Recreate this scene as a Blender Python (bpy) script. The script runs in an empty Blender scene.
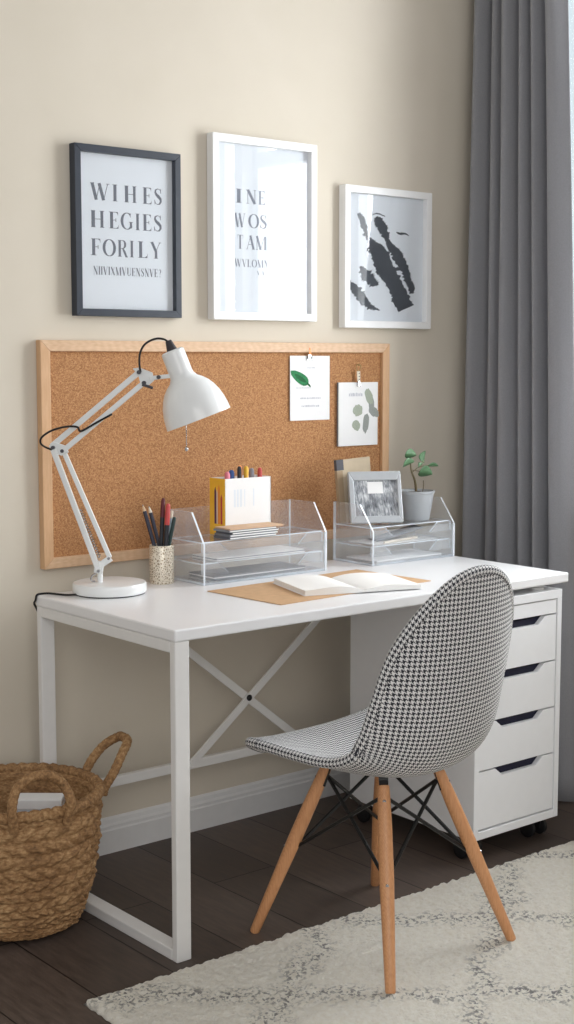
import bpy, bmesh, math, random
from math import sin, cos, pi, radians as rad, sqrt
from mathutils import Vector, Matrix, noise
random.seed(7)
SC = bpy.context.scene
COL = SC.collection
ORIG = {}

# ------------------------------------------------------------------ helpers
def lin(c):
    return c / 12.92 if c <= 0.04045 else ((c + 0.055) / 1.055) ** 2.4

def rgb(r, g, b):
    return (lin(r / 255), lin(g / 255), lin(b / 255), 1)

class NT:
    def __init__(self, name):
        self.m = bpy.data.materials.new(name)
        self.m.use_nodes = True
        self.t = self.m.node_tree
        self.b = self.t.nodes['Principled BSDF']
        self.out = self.t.nodes['Material Output']
    def n(self, typ, **kw):
        x = self.t.nodes.new(typ)
        for k, v in kw.items():
            if k in x.inputs.keys():
                x.inputs[k].default_value = v
            else:
                setattr(x, k, v)
        return x
    def l(self, a, b):
        self.t.links.new(a, b)
    def math(self, op, a, b=None):
        x = self.n('ShaderNodeMath', operation=op)
        for i, v in enumerate((a, b)):
            if v is None: continue
            if isinstance(v, (int, float)): x.inputs[i].default_value = v
            else: self.l(v, x.inputs[i])
        return x.outputs[0]
    def coords(self, kind='Object', scale=(1, 1, 1), rot=(0, 0, 0)):
        tc = self.n('ShaderNodeTexCoord')
        mp = self.n('ShaderNodeMapping')
        mp.inputs['Scale'].default_value = scale
        mp.inputs['Rotation'].default_value = rot
        self.l(tc.outputs[kind], mp.inputs['Vector'])
        return mp.outputs[0]
    def noise(self, vec, scale, detail=4, rough=.55):
        x = self.n('ShaderNodeTexNoise')
        x.inputs['Scale'].default_value = scale
        x.inputs['Detail'].default_value = detail
        x.inputs['Roughness'].default_value = rough
        self.l(vec, x.inputs['Vector'])
        return x.outputs['Fac']
    def ramp(self, fac, stops, interp='LINEAR'):
        x = self.n('ShaderNodeValToRGB')
        x.color_ramp.interpolation = interp
        e = x.color_ramp.elements
        while len(e) < len(stops): e.new(0.5)
        for i, (p, c) in enumerate(stops):
            e[i].position = p; e[i].color = c
        self.l(fac, x.inputs['Fac'])
        return x.outputs['Color']
    def mix(self, fac, a, b, blend='MIX'):
        x = self.n('ShaderNodeMix', data_type='RGBA', blend_type=blend)
        for i, v in ((0, fac), (6, a), (7, b)):
            if hasattr(v, 'links'): self.l(v, x.inputs[i])
            else: x.inputs[i].default_value = v
        return x.outputs[2]
    def bump(self, h, strength=.3, dist=.002):
        x = self.n('ShaderNodeBump')
        x.inputs['Strength'].default_value = strength
        x.inputs['Distance'].default_value = dist
        self.l(h, x.inputs['Height'])
        self.l(x.outputs[0], self.b.inputs['Normal'])

def plain(name, col, rough=.5, metal=0, var=.04, scale=30, bump=0, spec=.5, coat=0):
    """procedural plain surface: base colour slightly varied by noise"""
    N = NT(name)
    v = N.coords()
    f = N.noise(v, scale)
    lo = tuple(c * (1 - var) for c in col[:3]) + (1,)
    hi = tuple(min(1, c * (1 + var)) for c in col[:3]) + (1,)
    N.l(N.ramp(f, [(.3, lo), (.7, hi)]), N.b.inputs['Base Color'])
    N.b.inputs['Roughness'].default_value = rough
    N.b.inputs['Metallic'].default_value = metal
    N.b.inputs['Specular IOR Level'].default_value = spec
    N.b.inputs['Coat Weight'].default_value = coat
    if bump: N.bump(f, bump, .002)
    return N.m

def tag(o, label=None, cat=None, group=None, kind=None):
    if label: o['label'] = label
    if cat: o['category'] = cat
    if group: o['group'] = group
    if kind: o['kind'] = kind
    return o

def thing(name, label, cat, loc=(0, 0, 0), group=None, rotz=0):
    o = bpy.data.objects.new(name, None)
    COL.objects.link(o)
    o.location = loc
    o.rotation_euler = (0, 0, rotz)
    o.empty_display_size = .05
    ORIG[o] = Vector(loc)
    return tag(o, label, cat, group)

def obj(name, bm, mats, parent=None, smooth=False, bevel=0, origin=None, seg=2):
    """link a bmesh (world coordinates) as one mesh object"""
    me = bpy.data.meshes.new(name)
    o = bpy.data.objects.new(name, me)
    COL.objects.link(o)
    off = Vector((0, 0, 0))
    if parent is not None:
        o.parent = parent
        off = ORIG[parent]
        if parent.type == 'MESH':
            pass
    elif origin is not None:
        off = Vector(origin); o.location = off
    if parent is not None and parent.type == 'MESH' and parent.parent is None:
        off = ORIG[parent]
    ORIG[o] = off
    bmesh.ops.translate(bm, verts=bm.verts, vec=-off)
    bmesh.ops.recalc_face_normals(bm, faces=bm.faces)
    bm.to_mesh(me); bm.free()
    if not isinstance(mats, (list, tuple)): mats = [mats]
    for m in mats: me.materials.append(m)
    if smooth:
        for p in me.polygons: p.use_smooth = True
        if smooth == 'auto':
            me.set_sharp_from_angle(angle=rad(40))
    if bevel:
        b = o.modifiers.new('bevel', 'BEVEL'); b.width = bevel; b.segments = seg; b.limit_method = 'ANGLE'; b.angle_limit = rad(40)
    return o

def box(bm, x0, x1, y0, y1, z0, z1, M=None, mi=0):
    vs = [bm.verts.new((x, y, z)) for z in (z0, z1) for y in (y0, y1) for x in (x0, x1)]
    if M is not None:
        for v in vs: v.co = M @ v.co
    for f in ((0, 2, 3, 1), (4, 5, 7, 6), (0, 1, 5, 4), (2, 6, 7, 3), (0, 4, 6, 2), (1, 3, 7, 5)):
        bm.faces.new([vs[i] for i in f]).material_index = mi
    return vs

def B(*boxes):
    bm = bmesh.new()
    for b in boxes: box(bm, *b)
    return bm

def bar(bm, p, q, w, h, up=(0, 0, 1), mi=0):
    """rectangular bar from p to q: w across, h along up"""
    p, q, up = Vector(p), Vector(q), Vector(up)
    d = (q - p).normalized()
    s = d.cross(up).normalized(); u = s.cross(d).normalized()
    a = []
    for c in (p, q):
        for i, j in ((-1, -1), (1, -1), (1, 1), (-1, 1)):
            a.append(bm.verts.new(c + s * (i * w / 2) + u * (j * h / 2)))
    for f in ((3, 2, 1, 0), (4, 5, 6, 7), (0, 1, 5, 4), (1, 2, 6, 5), (2, 3, 7, 6), (3, 0, 4, 7)):
        bm.faces.new([a[i] for i in f]).material_index = mi

def catmull(pts, n=8, closed=False):
    P = [Vector(p) for p in pts]
    out = []
    m = len(P)
    rng = range(m) if closed else range(m - 1)
    for i in rng:
        if closed:
            a, b, c, d = P[(i - 1) % m], P[i], P[(i + 1) % m], P[(i + 2) % m]
        else:
            a, b, c, d = P[max(i - 1, 0)], P[i], P[i + 1], P[min(i + 2, m - 1)]
        for k in range(n):
            t = k / n
            out.append(.5 * ((2 * b) + (c - a) * t + (2 * a - 5 * b + 4 * c - d) * t * t + (3 * b - a - 3 * c + d) * t ** 3))
    if not closed: out.append(P[-1])
    return out

def tube(bm, pts, r, seg=10, closed=False, caps=True, rf=None, mi=0):
    """tube along a polyline; r number or list; rf(i, ang) multiplies the radius"""
    P = [Vector(p) for p in pts]
    m = len(P)
    rings = []
    prev = None
    for i in range(m):
        a = P[(i - 1) % m] if (closed or i > 0) else P[i]
        b = P[(i + 1) % m] if (closed or i < m - 1) else P[i]
        d = (b - a).normalized()
        if prev is None:
            ref = Vector((0, 0, 1)) if abs(d.z) < .9 else Vector((1, 0, 0))
            u = d.cross(ref).normalized()
        else:
            u = (prev - d * prev.dot(d)).normalized()
        prev = u
        w = d.cross(u)
        rr = r[i] if isinstance(r, (list, tuple)) else r
        ring = []
        for k in range(seg):
            t = 2 * pi * k / seg
            q = rr * (rf(i, t) if rf else 1)
            ring.append(bm.verts.new(P[i] + u * (cos(t) * q) + w * (sin(t) * q)))
        rings.append(ring)
    for i in range(m if closed else m - 1):
        A, Bq = rings[i], rings[(i + 1) % m]
        for k in range(seg):
            bm.faces.new((A[k], A[(k + 1) % seg], Bq[(k + 1) % seg], Bq[k])).material_index = mi
    if caps and not closed:
        bm.faces.new(rings[0][::-1]).material_index = mi
        bm.faces.new(rings[-1]).material_index = mi

def lathe(bm, prof, seg=40, M=None, center=(0, 0, 0), mi=0):
    """revolve (r, z) profile; r=0 ends become poles"""
    c = Vector(center)
    rings = []
    for r, z in prof:
        if r < 1e-6:
            v = [bm.verts.new(c + Vector((0, 0, z)))]
        else:
            v = [bm.verts.new(c + Vector((r * cos(2 * pi * k / seg), r * sin(2 * pi * k / seg), z))) for k in range(seg)]
        rings.append(v)
    for A, Bq in zip(rings, rings[1:]):
        for k in range(seg):
            k2 = (k + 1) % seg
            if len(A) == 1 and len(Bq) == 1: continue
            if len(A) == 1: f = (A[0], Bq[k2], Bq[k])
            elif len(Bq) == 1: f = (A[k], A[k2], Bq[0])
            else: f = (A[k], A[k2], Bq[k2], Bq[k])
            bm.faces.new(f).material_index = mi
    if M is not None:
        vs = [v for r in rings for v in r]
        for v in vs: v.co = M @ (v.co - c) + c

def prism(bm, poly, fn, d0, d1, mi=0):
    """extrude 2D polygon; fn(a, b, depth) -> 3D"""
    a = [bm.verts.new(fn(p[0], p[1], d0)) for p in poly]
    b = [bm.verts.new(fn(p[0], p[1], d1)) for p in poly]
    n = len(poly)
    bm.faces.new(a).material_index = mi
    bm.faces.new(b[::-1]).material_index = mi
    for i in range(n):
        j = (i + 1) % n
        bm.faces.new((a[i], b[i], b[j], a[j])).material_index = mi

def rotz_about(x, y, z, ang):
    return Matrix.Translation((x, y, z)) @ Matrix.Rotation(ang, 4, 'Z')

# ------------------------------------------------------------------ materials
M = {}
M['white_metal'] = plain('white_metal', rgb(232, 231, 229), .38, var=.015)
M['white_top'] = plain('white_top', rgb(238, 238, 239), .3, var=.01, scale=4)
M['white_cab'] = plain('white_cab', rgb(240, 241, 243), .35, var=.01)
M['white_trim'] = plain('white_trim', rgb(226, 226, 226), .45, var=.02)
M['frame_white'] = plain('frame_white', rgb(240, 240, 240), .4, var=.01)
M['frame_navy'] = plain('frame_navy', rgb(44, 51, 63), .42, var=.06)
M['paper_blue'] = plain('paper_blue', rgb(224, 230, 237), .8, var=.01)
M['paper_white'] = plain('paper_white', rgb(240, 240, 240), .8, var=.012)
M['page'] = plain('page', rgb(244, 243, 240), .8, var=.012)
M['ink'] = plain('ink', rgb(104, 110, 122), .8)
M['ink_light'] = plain('ink_light', rgb(126, 132, 146), .8)
M['ink_faint'] = plain('ink_faint', rgb(190, 192, 200), .8)
M['ink_black'] = plain('ink_black', rgb(66, 72, 80), .8, var=.08, scale=60)
M['black_rubber'] = plain('black_rubber', rgb(22, 22, 24), .5)
M['black_wire'] = plain('black_wire', rgb(20, 20, 21), .4, spec=.4)
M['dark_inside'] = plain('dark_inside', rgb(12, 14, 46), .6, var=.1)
M['chrome'] = plain('chrome', rgb(190, 190, 192), .25, 1)
M['copper'] = plain('copper', rgb(176, 104, 70), .35, 1)
M['brass'] = plain('brass', rgb(165, 135, 90), .4, .8)
M['lamp_white'] = plain('lamp_white', rgb(236, 238, 238), .28, var=.01, coat=.3)
M['dark_cap'] = plain('dark_cap', rgb(48, 42, 46), .5)
M['kraft'] = plain('kraft', rgb(200, 162, 122), .85, var=.06, scale=60)
M['kraft_light'] = plain('kraft_light', rgb(216, 182, 150), .85, var=.06, scale=60)
M['grey_paper'] = plain('grey_paper', rgb(128, 132, 138), .7, var=.06)
M['dark_paper'] = plain('dark_paper', rgb(92, 95, 102), .7, var=.06)
M['tan_card'] = plain('tan_card', rgb(186, 170, 146), .8, var=.04)
M['tan_dark'] = plain('tan_dark', rgb(164, 142, 114), .8, var=.05)
M['slate'] = plain('slate', rgb(78, 78, 84), .7)
M['pot_grey'] = plain('pot_grey', rgb(172, 176, 180), .6, var=.03)
M['soil'] = plain('soil', rgb(74, 60, 46), .95, var=.4, scale=300, bump=.6)
M['stem'] = plain('stem', rgb(104, 92, 62), .7, var=.2, scale=200)
M['leaf'] = plain('leaf', rgb(84, 122, 84), .5, var=.2, scale=90)
M['leaf_ink'] = plain('leaf_ink', rgb(44, 128, 78), .8, var=.3, scale=160)
M['leaf_dark'] = plain('leaf_dark', rgb(28, 98, 56), .8, var=.2, scale=160)
M['leaf_grey'] = plain('leaf_grey', rgb(166, 174, 158), .8, var=.18, scale=420)
M['leaf_grey2'] = plain('leaf_grey2', rgb(150, 154, 150), .8, var=.18, scale=420)
M['silver_frame'] = plain('silver_frame', rgb(186, 190, 194), .35, .2)
for nm, c in dict(navy=(30, 33, 58), graphite=(36, 38, 46), maroon=(96, 26, 40), red=(196, 72, 72), coral=(226, 110, 92), pink=(226, 130, 150),
                  paleblue=(176, 196, 206), darkgreen=(34, 58, 56), blue=(44, 84, 150), orange=(236, 148, 66), yellow=(244, 192, 60), grey=(140, 142, 156),
                  purple=(96, 56, 90), cream=(224, 214, 196), woodtip=(214, 186, 150)).items():
    M[nm] = plain('paint_' + nm, rgb(*c), .45, var=.05)

def mat_wall():
    N = NT('warm_wall_paint')
    v = N.coords()
    f = N.noise(v, 3, 3); g = N.noise(v, 260, 3)
    c = N.ramp(f, [(.3, rgb(213, 204, 188)), (.7, rgb(218, 209, 194))])
    N.l(c, N.b.inputs['Base Color']); N.b.inputs['Roughness'].default_value = .9
    N.bump(g, .08, .001)
    return N.m
M['wall'] = mat_wall()

def mat_floor():
    N = NT('dark_plank_floor')
    tc = N.n('ShaderNodeTexCoord'); sp = N.n('ShaderNodeSeparateXYZ'); N.l(tc.outputs['Object'], sp.inputs[0])
    cb = N.n('ShaderNodeCombineXYZ')
    N.l(N.math('ADD', sp.outputs[1], .37), cb.inputs[0]); N.l(N.math('ADD', sp.outputs[0], .22), cb.inputs[1])
    br = N.n('ShaderNodeTexBrick')
    N.l(cb.outputs[0], br.inputs['Vector'])
    br.offset = .37
    for k, val in (('Scale', 1), ('Mortar Size', .0022), ('Mortar Smooth', .4), ('Brick Width', 1.25), ('Row Height', .19), ('Bias', 0)):
        br.inputs[k].default_value = val
    br.inputs['Color1'].default_value = rgb(76, 66, 60); br.inputs['Color2'].default_value = rgb(94, 82, 75)
    br.inputs['Mortar'].default_value = rgb(26, 21, 20)
    v = N.coords('Object', (9, 1.1, 1))
    f = N.noise(v, 9, 8, .65)
    g = N.ramp(f, [(.28, (.55, .55, .55, 1)), (.72, (1.35, 1.32, 1.3, 1))])
    N.l(N.mix(1.0, br.outputs['Color'], g, 'MULTIPLY'), N.b.inputs['Base Color'])
    N.l(N.ramp(f, [(.2, (.38,) * 3 + (1,)), (.8, (.58,) * 3 + (1,))]), N.b.inputs['Roughness'])
    N.b.inputs['Specular IOR Level'].default_value = .35
    h = N.math('SUBTRACT', N.math('MULTIPLY', f, .25), br.outputs['Fac'])
    N.bump(h, .35, .002)
    return N.m
M['floor'] = mat_floor()

def mat_wood(name, a, b, scale=(1, 1, 1), s=14, rough=.5):
    N = NT(name)
    v = N.coords('Object', scale)
    f = N.noise(v, s, 6, .6)
    w = N.n('ShaderNodeTexWave'); w.inputs['Scale'].default_value = s * .6; w.inputs['Distortion'].default_value = 6; w.inputs['Detail'].default_value = 3
    N.l(v, w.inputs['Vector'])
    m = N.math('ADD', N.math('MULTIPLY', f, .85), N.math('MULTIPLY', w.outputs['Fac'], .15))
    N.l(N.ramp(m, [(.25, a), (.75, b)]), N.b.inputs['Base Color'])
    N.b.inputs['Roughness'].default_value = rough
    N.bump(f, .1, .001)
    return N.m
M['ash_h'] = mat_wood('pale_ash_wood', rgb(206, 168, 132), rgb(226, 192, 158), (1.5, 12, 12))
M['ash_v'] = mat_wood('pale_ash_wood_upright', rgb(204, 160, 118), rgb(222, 182, 142), (12, 12, 1.5))
M['beech'] = mat_wood('beech_wood', rgb(192, 133, 88), rgb(218, 162, 115), (14, 14, 1.6), 16, .42)

def mat_cork():
    N = NT('cork')
    v = N.coords()
    vo = N.n('ShaderNodeTexVoronoi'); vo.inputs['Scale'].default_value = 330
    N.l(v, vo.inputs['Vector'])
    sp = N.n('ShaderNodeSeparateColor'); N.l(vo.outputs['Color'], sp.inputs[0])
    f = N.noise(v, 420, 3, .6); g = N.noise(v, 5, 2)
    m = N.math('ADD', N.math('MULTIPLY', sp.outputs[0], .5), N.math('MULTIPLY', f, .5))
    c = N.ramp(m, [(.18, rgb(138, 92, 58)), (.45, rgb(176, 127, 84)), (.6, rgb(187, 137, 93)), (.85, rgb(210, 164, 118))])
    c = N.mix(N.math('MULTIPLY', g, .35), c, rgb(176, 123, 78))
    N.l(c, N.b.inputs['Base Color']); N.b.inputs['Roughness'].default_value = .9
    N.bump(m, .4, .002)
    return N.m
M['cork'] = mat_cork()

def mat_clear(name, white=.1, rough=.08, tint=(1, 1, 1, 1), gloss=1.0):
    """thin clear sheet: see-through, with a Fresnel sheen"""
    N = NT(name)
    N.t.nodes.remove(N.b)
    tr = N.n('ShaderNodeBsdfTransparent'); tr.inputs['Color'].default_value = tint
    di = N.n('ShaderNodeBsdfDiffuse'); di.inputs['Color'].default_value = (.84, .90, .97, 1)
    gl = N.n('ShaderNodeBsdfGlossy'); gl.inputs['Roughness'].default_value = rough
    lw = N.n('ShaderNodeLayerWeight'); lw.inputs['Blend'].default_value = .5
    fr = N.math('ADD', .045, N.math('MULTIPLY', N.math('POWER', lw.outputs['Facing'], 5), .95))
    nz = N.noise(N.coords(), 8, 2)
    a = N.n('ShaderNodeMixShader'); N.l(N.math('MULTIPLY', nz, white * 2), a.inputs[0]); N.l(tr.outputs[0], a.inputs[1]); N.l(di.outputs[0], a.inputs[2])
    b = N.n('ShaderNodeMixShader'); N.l(N.math('MULTIPLY', fr, gloss), b.inputs[0]); N.l(a.outputs[0], b.inputs[1]); N.l(gl.outputs[0], b.inputs[2])
    N.l(b.outputs[0], N.out.inputs['Surface'])
    return N.m
M['picture_glass'] = mat_clear('picture_glass', .0, .0)
M['window_glass'] = mat_clear('window_glass', .0, .0)
M['acrylic'] = mat_clear('clear_acrylic', .10, .06)
M['acrylic_glint'] = mat_clear('clear_acrylic_glint', .8, .1)  # milky white paints in the bright light caught along the edges

def mat_houndstooth():
    N = NT('houndstooth_fabric')
    tc = N.n('ShaderNodeTexCoord'); sp = N.n('ShaderNodeSeparateXYZ'); N.l(tc.outputs['UV'], sp.inputs[0])
    per = 0.0106          # repeat in metres (8 threads)
    i = N.math('FLOOR', N.math('MULTIPLY', sp.outputs[0], 8 / per)); j = N.math('FLOOR', N.math('MULTIPLY', sp.outputs[1], 8 / per))
    wi = N.math('LESS_THAN', N.math('FLOORED_MODULO', i, 8), 3.5); wj = N.math('LESS_THAN', N.math('FLOORED_MODULO', j, 8), 3.5)
    tw = N.math('LESS_THAN', N.math('FLOORED_MODULO', N.math('ADD', i, j), 4), 1.5)
    fac = N.math('ADD', N.math('MULTIPLY', tw, wi), N.math('MULTIPLY', N.math('SUBTRACT', 1, tw), wj))
    c = N.mix(fac, rgb(228, 227, 226), rgb(42, 43, 52))
    N.l(c, N.b.inputs['Base Color']); N.b.inputs['Roughness'].default_value = .9
    N.b.inputs['Sheen Weight'].default_value = .15
    N.bump(N.noise(N.coords(), 700, 2), .25, .001)
    return N.m
M['hound'] = mat_houndstooth()

def mat_curtain():
    N = NT('grey_curtain_fabric')
    v = N.coords('Object', (220, 220, 160))
    f = N.noise(v, 3, 3)
    c = N.ramp(f, [(.3, rgb(142, 142, 145)), (.7, rgb(158, 158, 162))])
    N.l(c, N.b.inputs['Base Color']); N.b.inputs['Roughness'].default_value = .95
    N.b.inputs['Sheen Weight'].default_value = .2
    N.bump(f, .25, .001)
    tl = N.n('ShaderNodeBsdfTranslucent'); N.l(c, tl.inputs['Color'])
    mx = N.n('ShaderNodeMixShader'); mx.inputs[0].default_value = .18
    N.l(N.b.outputs[0], mx.inputs[1]); N.l(tl.outputs[0], mx.inputs[2]); N.l(mx.outputs[0], N.out.inputs['Surface'])
    return N.m
M['curtain'] = mat_curtain()

def mat_rug():
    N = NT('cream_rug_pile')
    v = N.coords()
    sp = N.n('ShaderNodeSeparateXYZ'); N.l(v, sp.inputs[0])
    wob = N.noise(v, 5, 3); wob2 = N.noise(v, 17, 2)
    off = N.math('ADD', N.math('MULTIPLY', N.math('SUBTRACT', wob, .5), .22), N.math('MULTIPLY', N.math('SUBTRACT', wob2, .5), .06))
    def lines(sx, sy, per, ph):
        t = N.math('ADD', N.math('ADD', N.math('MULTIPLY', sp.outputs[0], sx), N.math('MULTIPLY', sp.outputs[1], sy)), off)
        t = N.math('FLOORED_MODULO', N.math('ADD', t, ph), per)
        d = N.math('ABSOLUTE', N.math('SUBTRACT', t, per / 2))
        return d
    d = N.math('MINIMUM', lines(.62, .78, .40, .06), lines(-.62, .78, .40, .2))
    near = N.ramp(d, [(0, (1, 1, 1, 1)), (.052, (0, 0, 0, 1))])
    sep = N.n('ShaderNodeSeparateColor'); N.l(near, sep.inputs[0])
    speck = N.noise(v, 95, 3, .6)
    m = N.math('MULTIPLY', sep.outputs[0], N.ramp(speck, [(.50, (0, 0, 0, 1)), (.58, (1, 1, 1, 1))]))
    sparse = N.math('MULTIPLY', N.ramp(N.noise(v, 70, 2), [(.70, (0, 0, 0, 1)), (.76, (.3,) * 3 + (1,))]), 1)
    m = N.math('MAXIMUM', m, sparse)
    base = N.ramp(N.noise(v, 90, 4), [(.3, rgb(242, 235, 219)), (.7, rgb(254, 250, 239))])
    c = N.mix(N.math('MULTIPLY', m, .85), base, rgb(76, 73, 72))
    N.l(c, N.b.inputs['Base Color']); N.b.inputs['Roughness'].default_value = 1
    N.b.inputs['Sheen Weight'].default_value = .2
    N.bump(N.noise(v, 150, 4, .75), 1.0, .010)
    return N.m
M['rug'] = mat_rug()

def mat_basket(name, scale=(40, 40, 90)):
    N = NT(name)
    v = N.coords('Object', scale)
    f = N.noise(v, 2.2, 5, .6)
    f2 = N.noise(N.coords(), 14, 2)
    m = N.math('ADD', N.math('MULTIPLY', f, .7), N.math('MULTIPLY', f2, .3))
    c = N.ramp(m, [(.3, rgb(98, 70, 44)), (.5, rgb(156, 118, 78)), (.72, rgb(206, 170, 124))])
    N.l(c, N.b.inputs['Base Color']); N.b.inputs['Roughness'].default_value = .8
    N.bump(f, .5, .003)
    return N.m
M['weave'] = mat_basket('water_hyacinth_weave')
M['rope'] = mat_basket('water_hyacinth_rope', (60, 60, 60))

def mat_cup():
    N = NT('perforated_champagne_metal')
    v = N.coords()
    vo = N.n('ShaderNodeTexVoronoi', feature='DISTANCE_TO_EDGE'); vo.inputs['Scale'].default_value = 170
    N.l(v, vo.inputs['Vector'])
    c = N.ramp(vo.outputs['Distance'], [(.08, rgb(240, 232, 216)), (.24, rgb(166, 148, 122))])
    N.l(c, N.b.inputs['Base Color']); N.b.inputs['Metallic'].default_value = .35; N.b.inputs['Roughness'].default_value = .35
    N.bump(vo.outputs['Distance'], .4, .002)
    return N.m
M['cup'] = mat_cup()

def mat_photo():
    N = NT('black_and_white_photo_print')
    v = N.coords('Object', (130, 1, 22))
    f = N.noise(v, 1.6, 6, .7); g = N.noise(N.coords(), 28, 3)
    m = N.math('ADD', N.math('MULTIPLY', f, .6), N.math('MULTIPLY', g, .4))
    N.l(N.ramp(m, [(.38, rgb(70, 74, 80)), (.5, rgb(150, 154, 160)), (.62, rgb(226, 228, 230))]), N.b.inputs['Base Color'])
    N.b.inputs['Roughness'].default_value = .4
    return N.m
M['photo'] = mat_photo()

# ------------------------------------------------------------------ setting
RW = 1.70                     # inner face of the right wall
def struct(name, bm, m, parent=None, **kw):
    o = obj(name, bm, m, parent, **kw)
    if parent is None: o['kind'] = 'structure'
    return o
struct('wall_back', B((-3.2, RW, 0, .1, 0, 2.75)), M['wall'])
struct('floor', B((-3.2, RW + .12, -5.0, .1, -.06, 0)), M['floor'])
# right wall with two window openings
WZ0, WZ1 = .92, 2.52
W1 = (-1.288, -.17); W2 = (-1.503, -1.338)
T = RW + .12
struct('wall_right', B((RW, T, W1[1], .1, 0, 2.75), (RW, T, W2[1], W1[0], 0, 2.75), (RW, T, -5, W2[0], 0, 2.75),
                       (RW, T, W1[0], W1[1], 0, WZ0), (RW, T, W1[0], W1[1], WZ1, 2.75),
                       (RW, T, W2[0], W2[1], 0, WZ0), (RW, T, W2[0], W2[1], WZ1, 2.75)), M['wall'])
for k, (a, b) in enumerate((W1, W2)):
    w = thing('window_%d' % (k + 1), None, None, (T - .03, (a + b) / 2, WZ0)); w['kind'] = 'structure'
    f = .035
    fr = [(T - .07, T - .02, a, a + f, WZ0, WZ1), (T - .07, T - .02, b - f, b, WZ0, WZ1), (T - .07, T - .02, a, b, WZ0, WZ0 + f), (T - .07, T - .02, a, b, WZ1 - f, WZ1)]
    if k == 0: fr += [(T - .07, T - .02, a, -.72, 2.06, 2.12), (T - .07, T - .02, -.765, -.675, WZ0, WZ1)]  # upright post added to block glare in the abstract print's glass
    obj('window_frame', B(*fr), M['frame_white'], w, bevel=.003)
    obj('pane', B((T - .05, T - .046, a + f, b - f, WZ0 + f, WZ1 - f)), M['window_glass'], w)
    obj('window_sill', B((RW - .03, T - .07, a - .0, b + .0, WZ0 - .001, WZ0 + .018)), M['frame_white'], w, bevel=.003)

def baseboard(name, horizontal):
    prof = [(0, 0), (.017, 0), (.017, .062), (.014, .066), (.014, .074), (.009, .08), (.007, .09), (.003, .095), (0, .096)]
    bm = bmesh.new()
    if horizontal: prism(bm, prof, lambda a, b, d: (d, -a, b), -3.2, RW)
    else: prism(bm, prof, lambda a, b, d: (RW - a, d, b), -5, -.018)
    struct(name, bm, M['white_trim'])
baseboard('baseboard_back', True)
baseboard('baseboard_right', False)

# ------------------------------------------------------------------ rug
def make_rug():
    x0, x1, y0, y1, h = -.262, 1.46, -2.5, -.745, .012
    nx, ny = 290, 300
    bm = bmesh.new()
    g = []
    for j in range(ny + 1):
        row = []
        for i in range(nx + 1):
            u, v = i / nx, j / ny
            x = x0 + (x1 - x0) * u; y = y0 + (y1 - y0) * v
            y -= .014 * u                                   # slightly askew
            e = min(min(u, 1 - u) * (x1 - x0), min(v, 1 - v) * (y1 - y0))
            hh = h * min(1, .25 + sqrt(max(e, 0) / .012) * .75)
            hh += .0055 * (noise.noise((x * 55, y * 55, 1)) + .6 * noise.noise((x * 120, y * 120, 4))) * min(1, e / .004 + .1)
            if e < .001:
                q = .003 * noise.noise((x * 90, y * 90, 9)); x += q; y += q
            row.append(bm.verts.new((x, y, max(.001, hh))))
        g.append(row)
    for j in range(ny):
        for i in range(nx):
            bm.faces.new((g[j][i], g[j][i + 1], g[j + 1][i + 1], g[j + 1][i]))
    # closed underside rim
    edge = g[0] + [r[-1] for r in g[1:]] + g[-1][-2::-1] + [r[0] for r in g[-2:0:-1]]
    low = [bm.verts.new((v.co.x, v.co.y, 0.0003)) for v in edge]
    n = len(edge)
    for k in range(n):
        bm.faces.new((edge[k], low[k], low[(k + 1) % n], edge[(k + 1) % n]))
    bm.faces.new(low)
    tag(obj('rug', bm, M['rug'], smooth=True, origin=(.6, -1.6, 0)), 'cream shaggy rug with broken charcoal diamond lines on the floor', 'rug')
make_rug()

# ------------------------------------------------------------------ desk
DZ = .745; TH = .027; W = 1.311; YF = -.7071; YB = -.11
def make_desk():
    t = thing('desk', 'white desk with metal loop leg and crossed braces, against the wall', 'desk', (.65, -.41, 0))
    obj('desktop', B((0, W, YF, YB, DZ - TH, DZ)), M['white_top'], t, bevel=.004)
    zt = DZ - TH; lw, ld = .040, .022
    e = .0015
    obj('leg', B((e, lw, YF + .002, YF + ld, 0, zt)), M['white_metal'], t, bevel=.0025)
    obj('leg', B((e, lw, YB - ld, YB - .002, 0, zt)), M['white_metal'], t, bevel=.0025)
    obj('top_rail', B((e, lw, YF + ld, YB - ld, zt - .026, zt)), M['white_metal'], t, bevel=.0025)
    obj('foot_rail', B((e, lw, YF + ld, YB - ld, 0, .026)), M['white_metal'], t, bevel=.0025)
    obj('back_rail', B((lw, W - .03, YB - ld + .001, YB - .003, .222, .248)), M['white_metal'], t, bevel=.0025)
    obj('leg', B((W - .04, W - .001, YB - ld, YB - .002, 0, zt)), M['white_metal'], t, bevel=.0025)
    for k, (p, q) in enumerate((((.235, .716), (.845, .236)), ((.452, .236), (1.075, .716)))):
        bm = bmesh.new(); y = YB - .0125 - (.008 if k else 0)
        bar(bm, (p[0], y, p[1]), (q[0], y, q[1]), .006, .022, up=(0, 1, 0) if False else Vector((0, 0, 1)))
        obj('cross_brace', bm, M['white_metal'], t, bevel=.001)
    bm = bmesh.new()
    lathe(bm, [(0, 0), (.008, 0), (.009, .003), (.006, .007), (0, .008)], 16, Matrix.Rotation(rad(90), 4, 'X'), (.648, YB - .0245, .391))
    tag(obj('bolt', bm, M['black_rubber'], t, smooth=True), 'black bolt where the braces cross')
make_desk()

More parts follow.
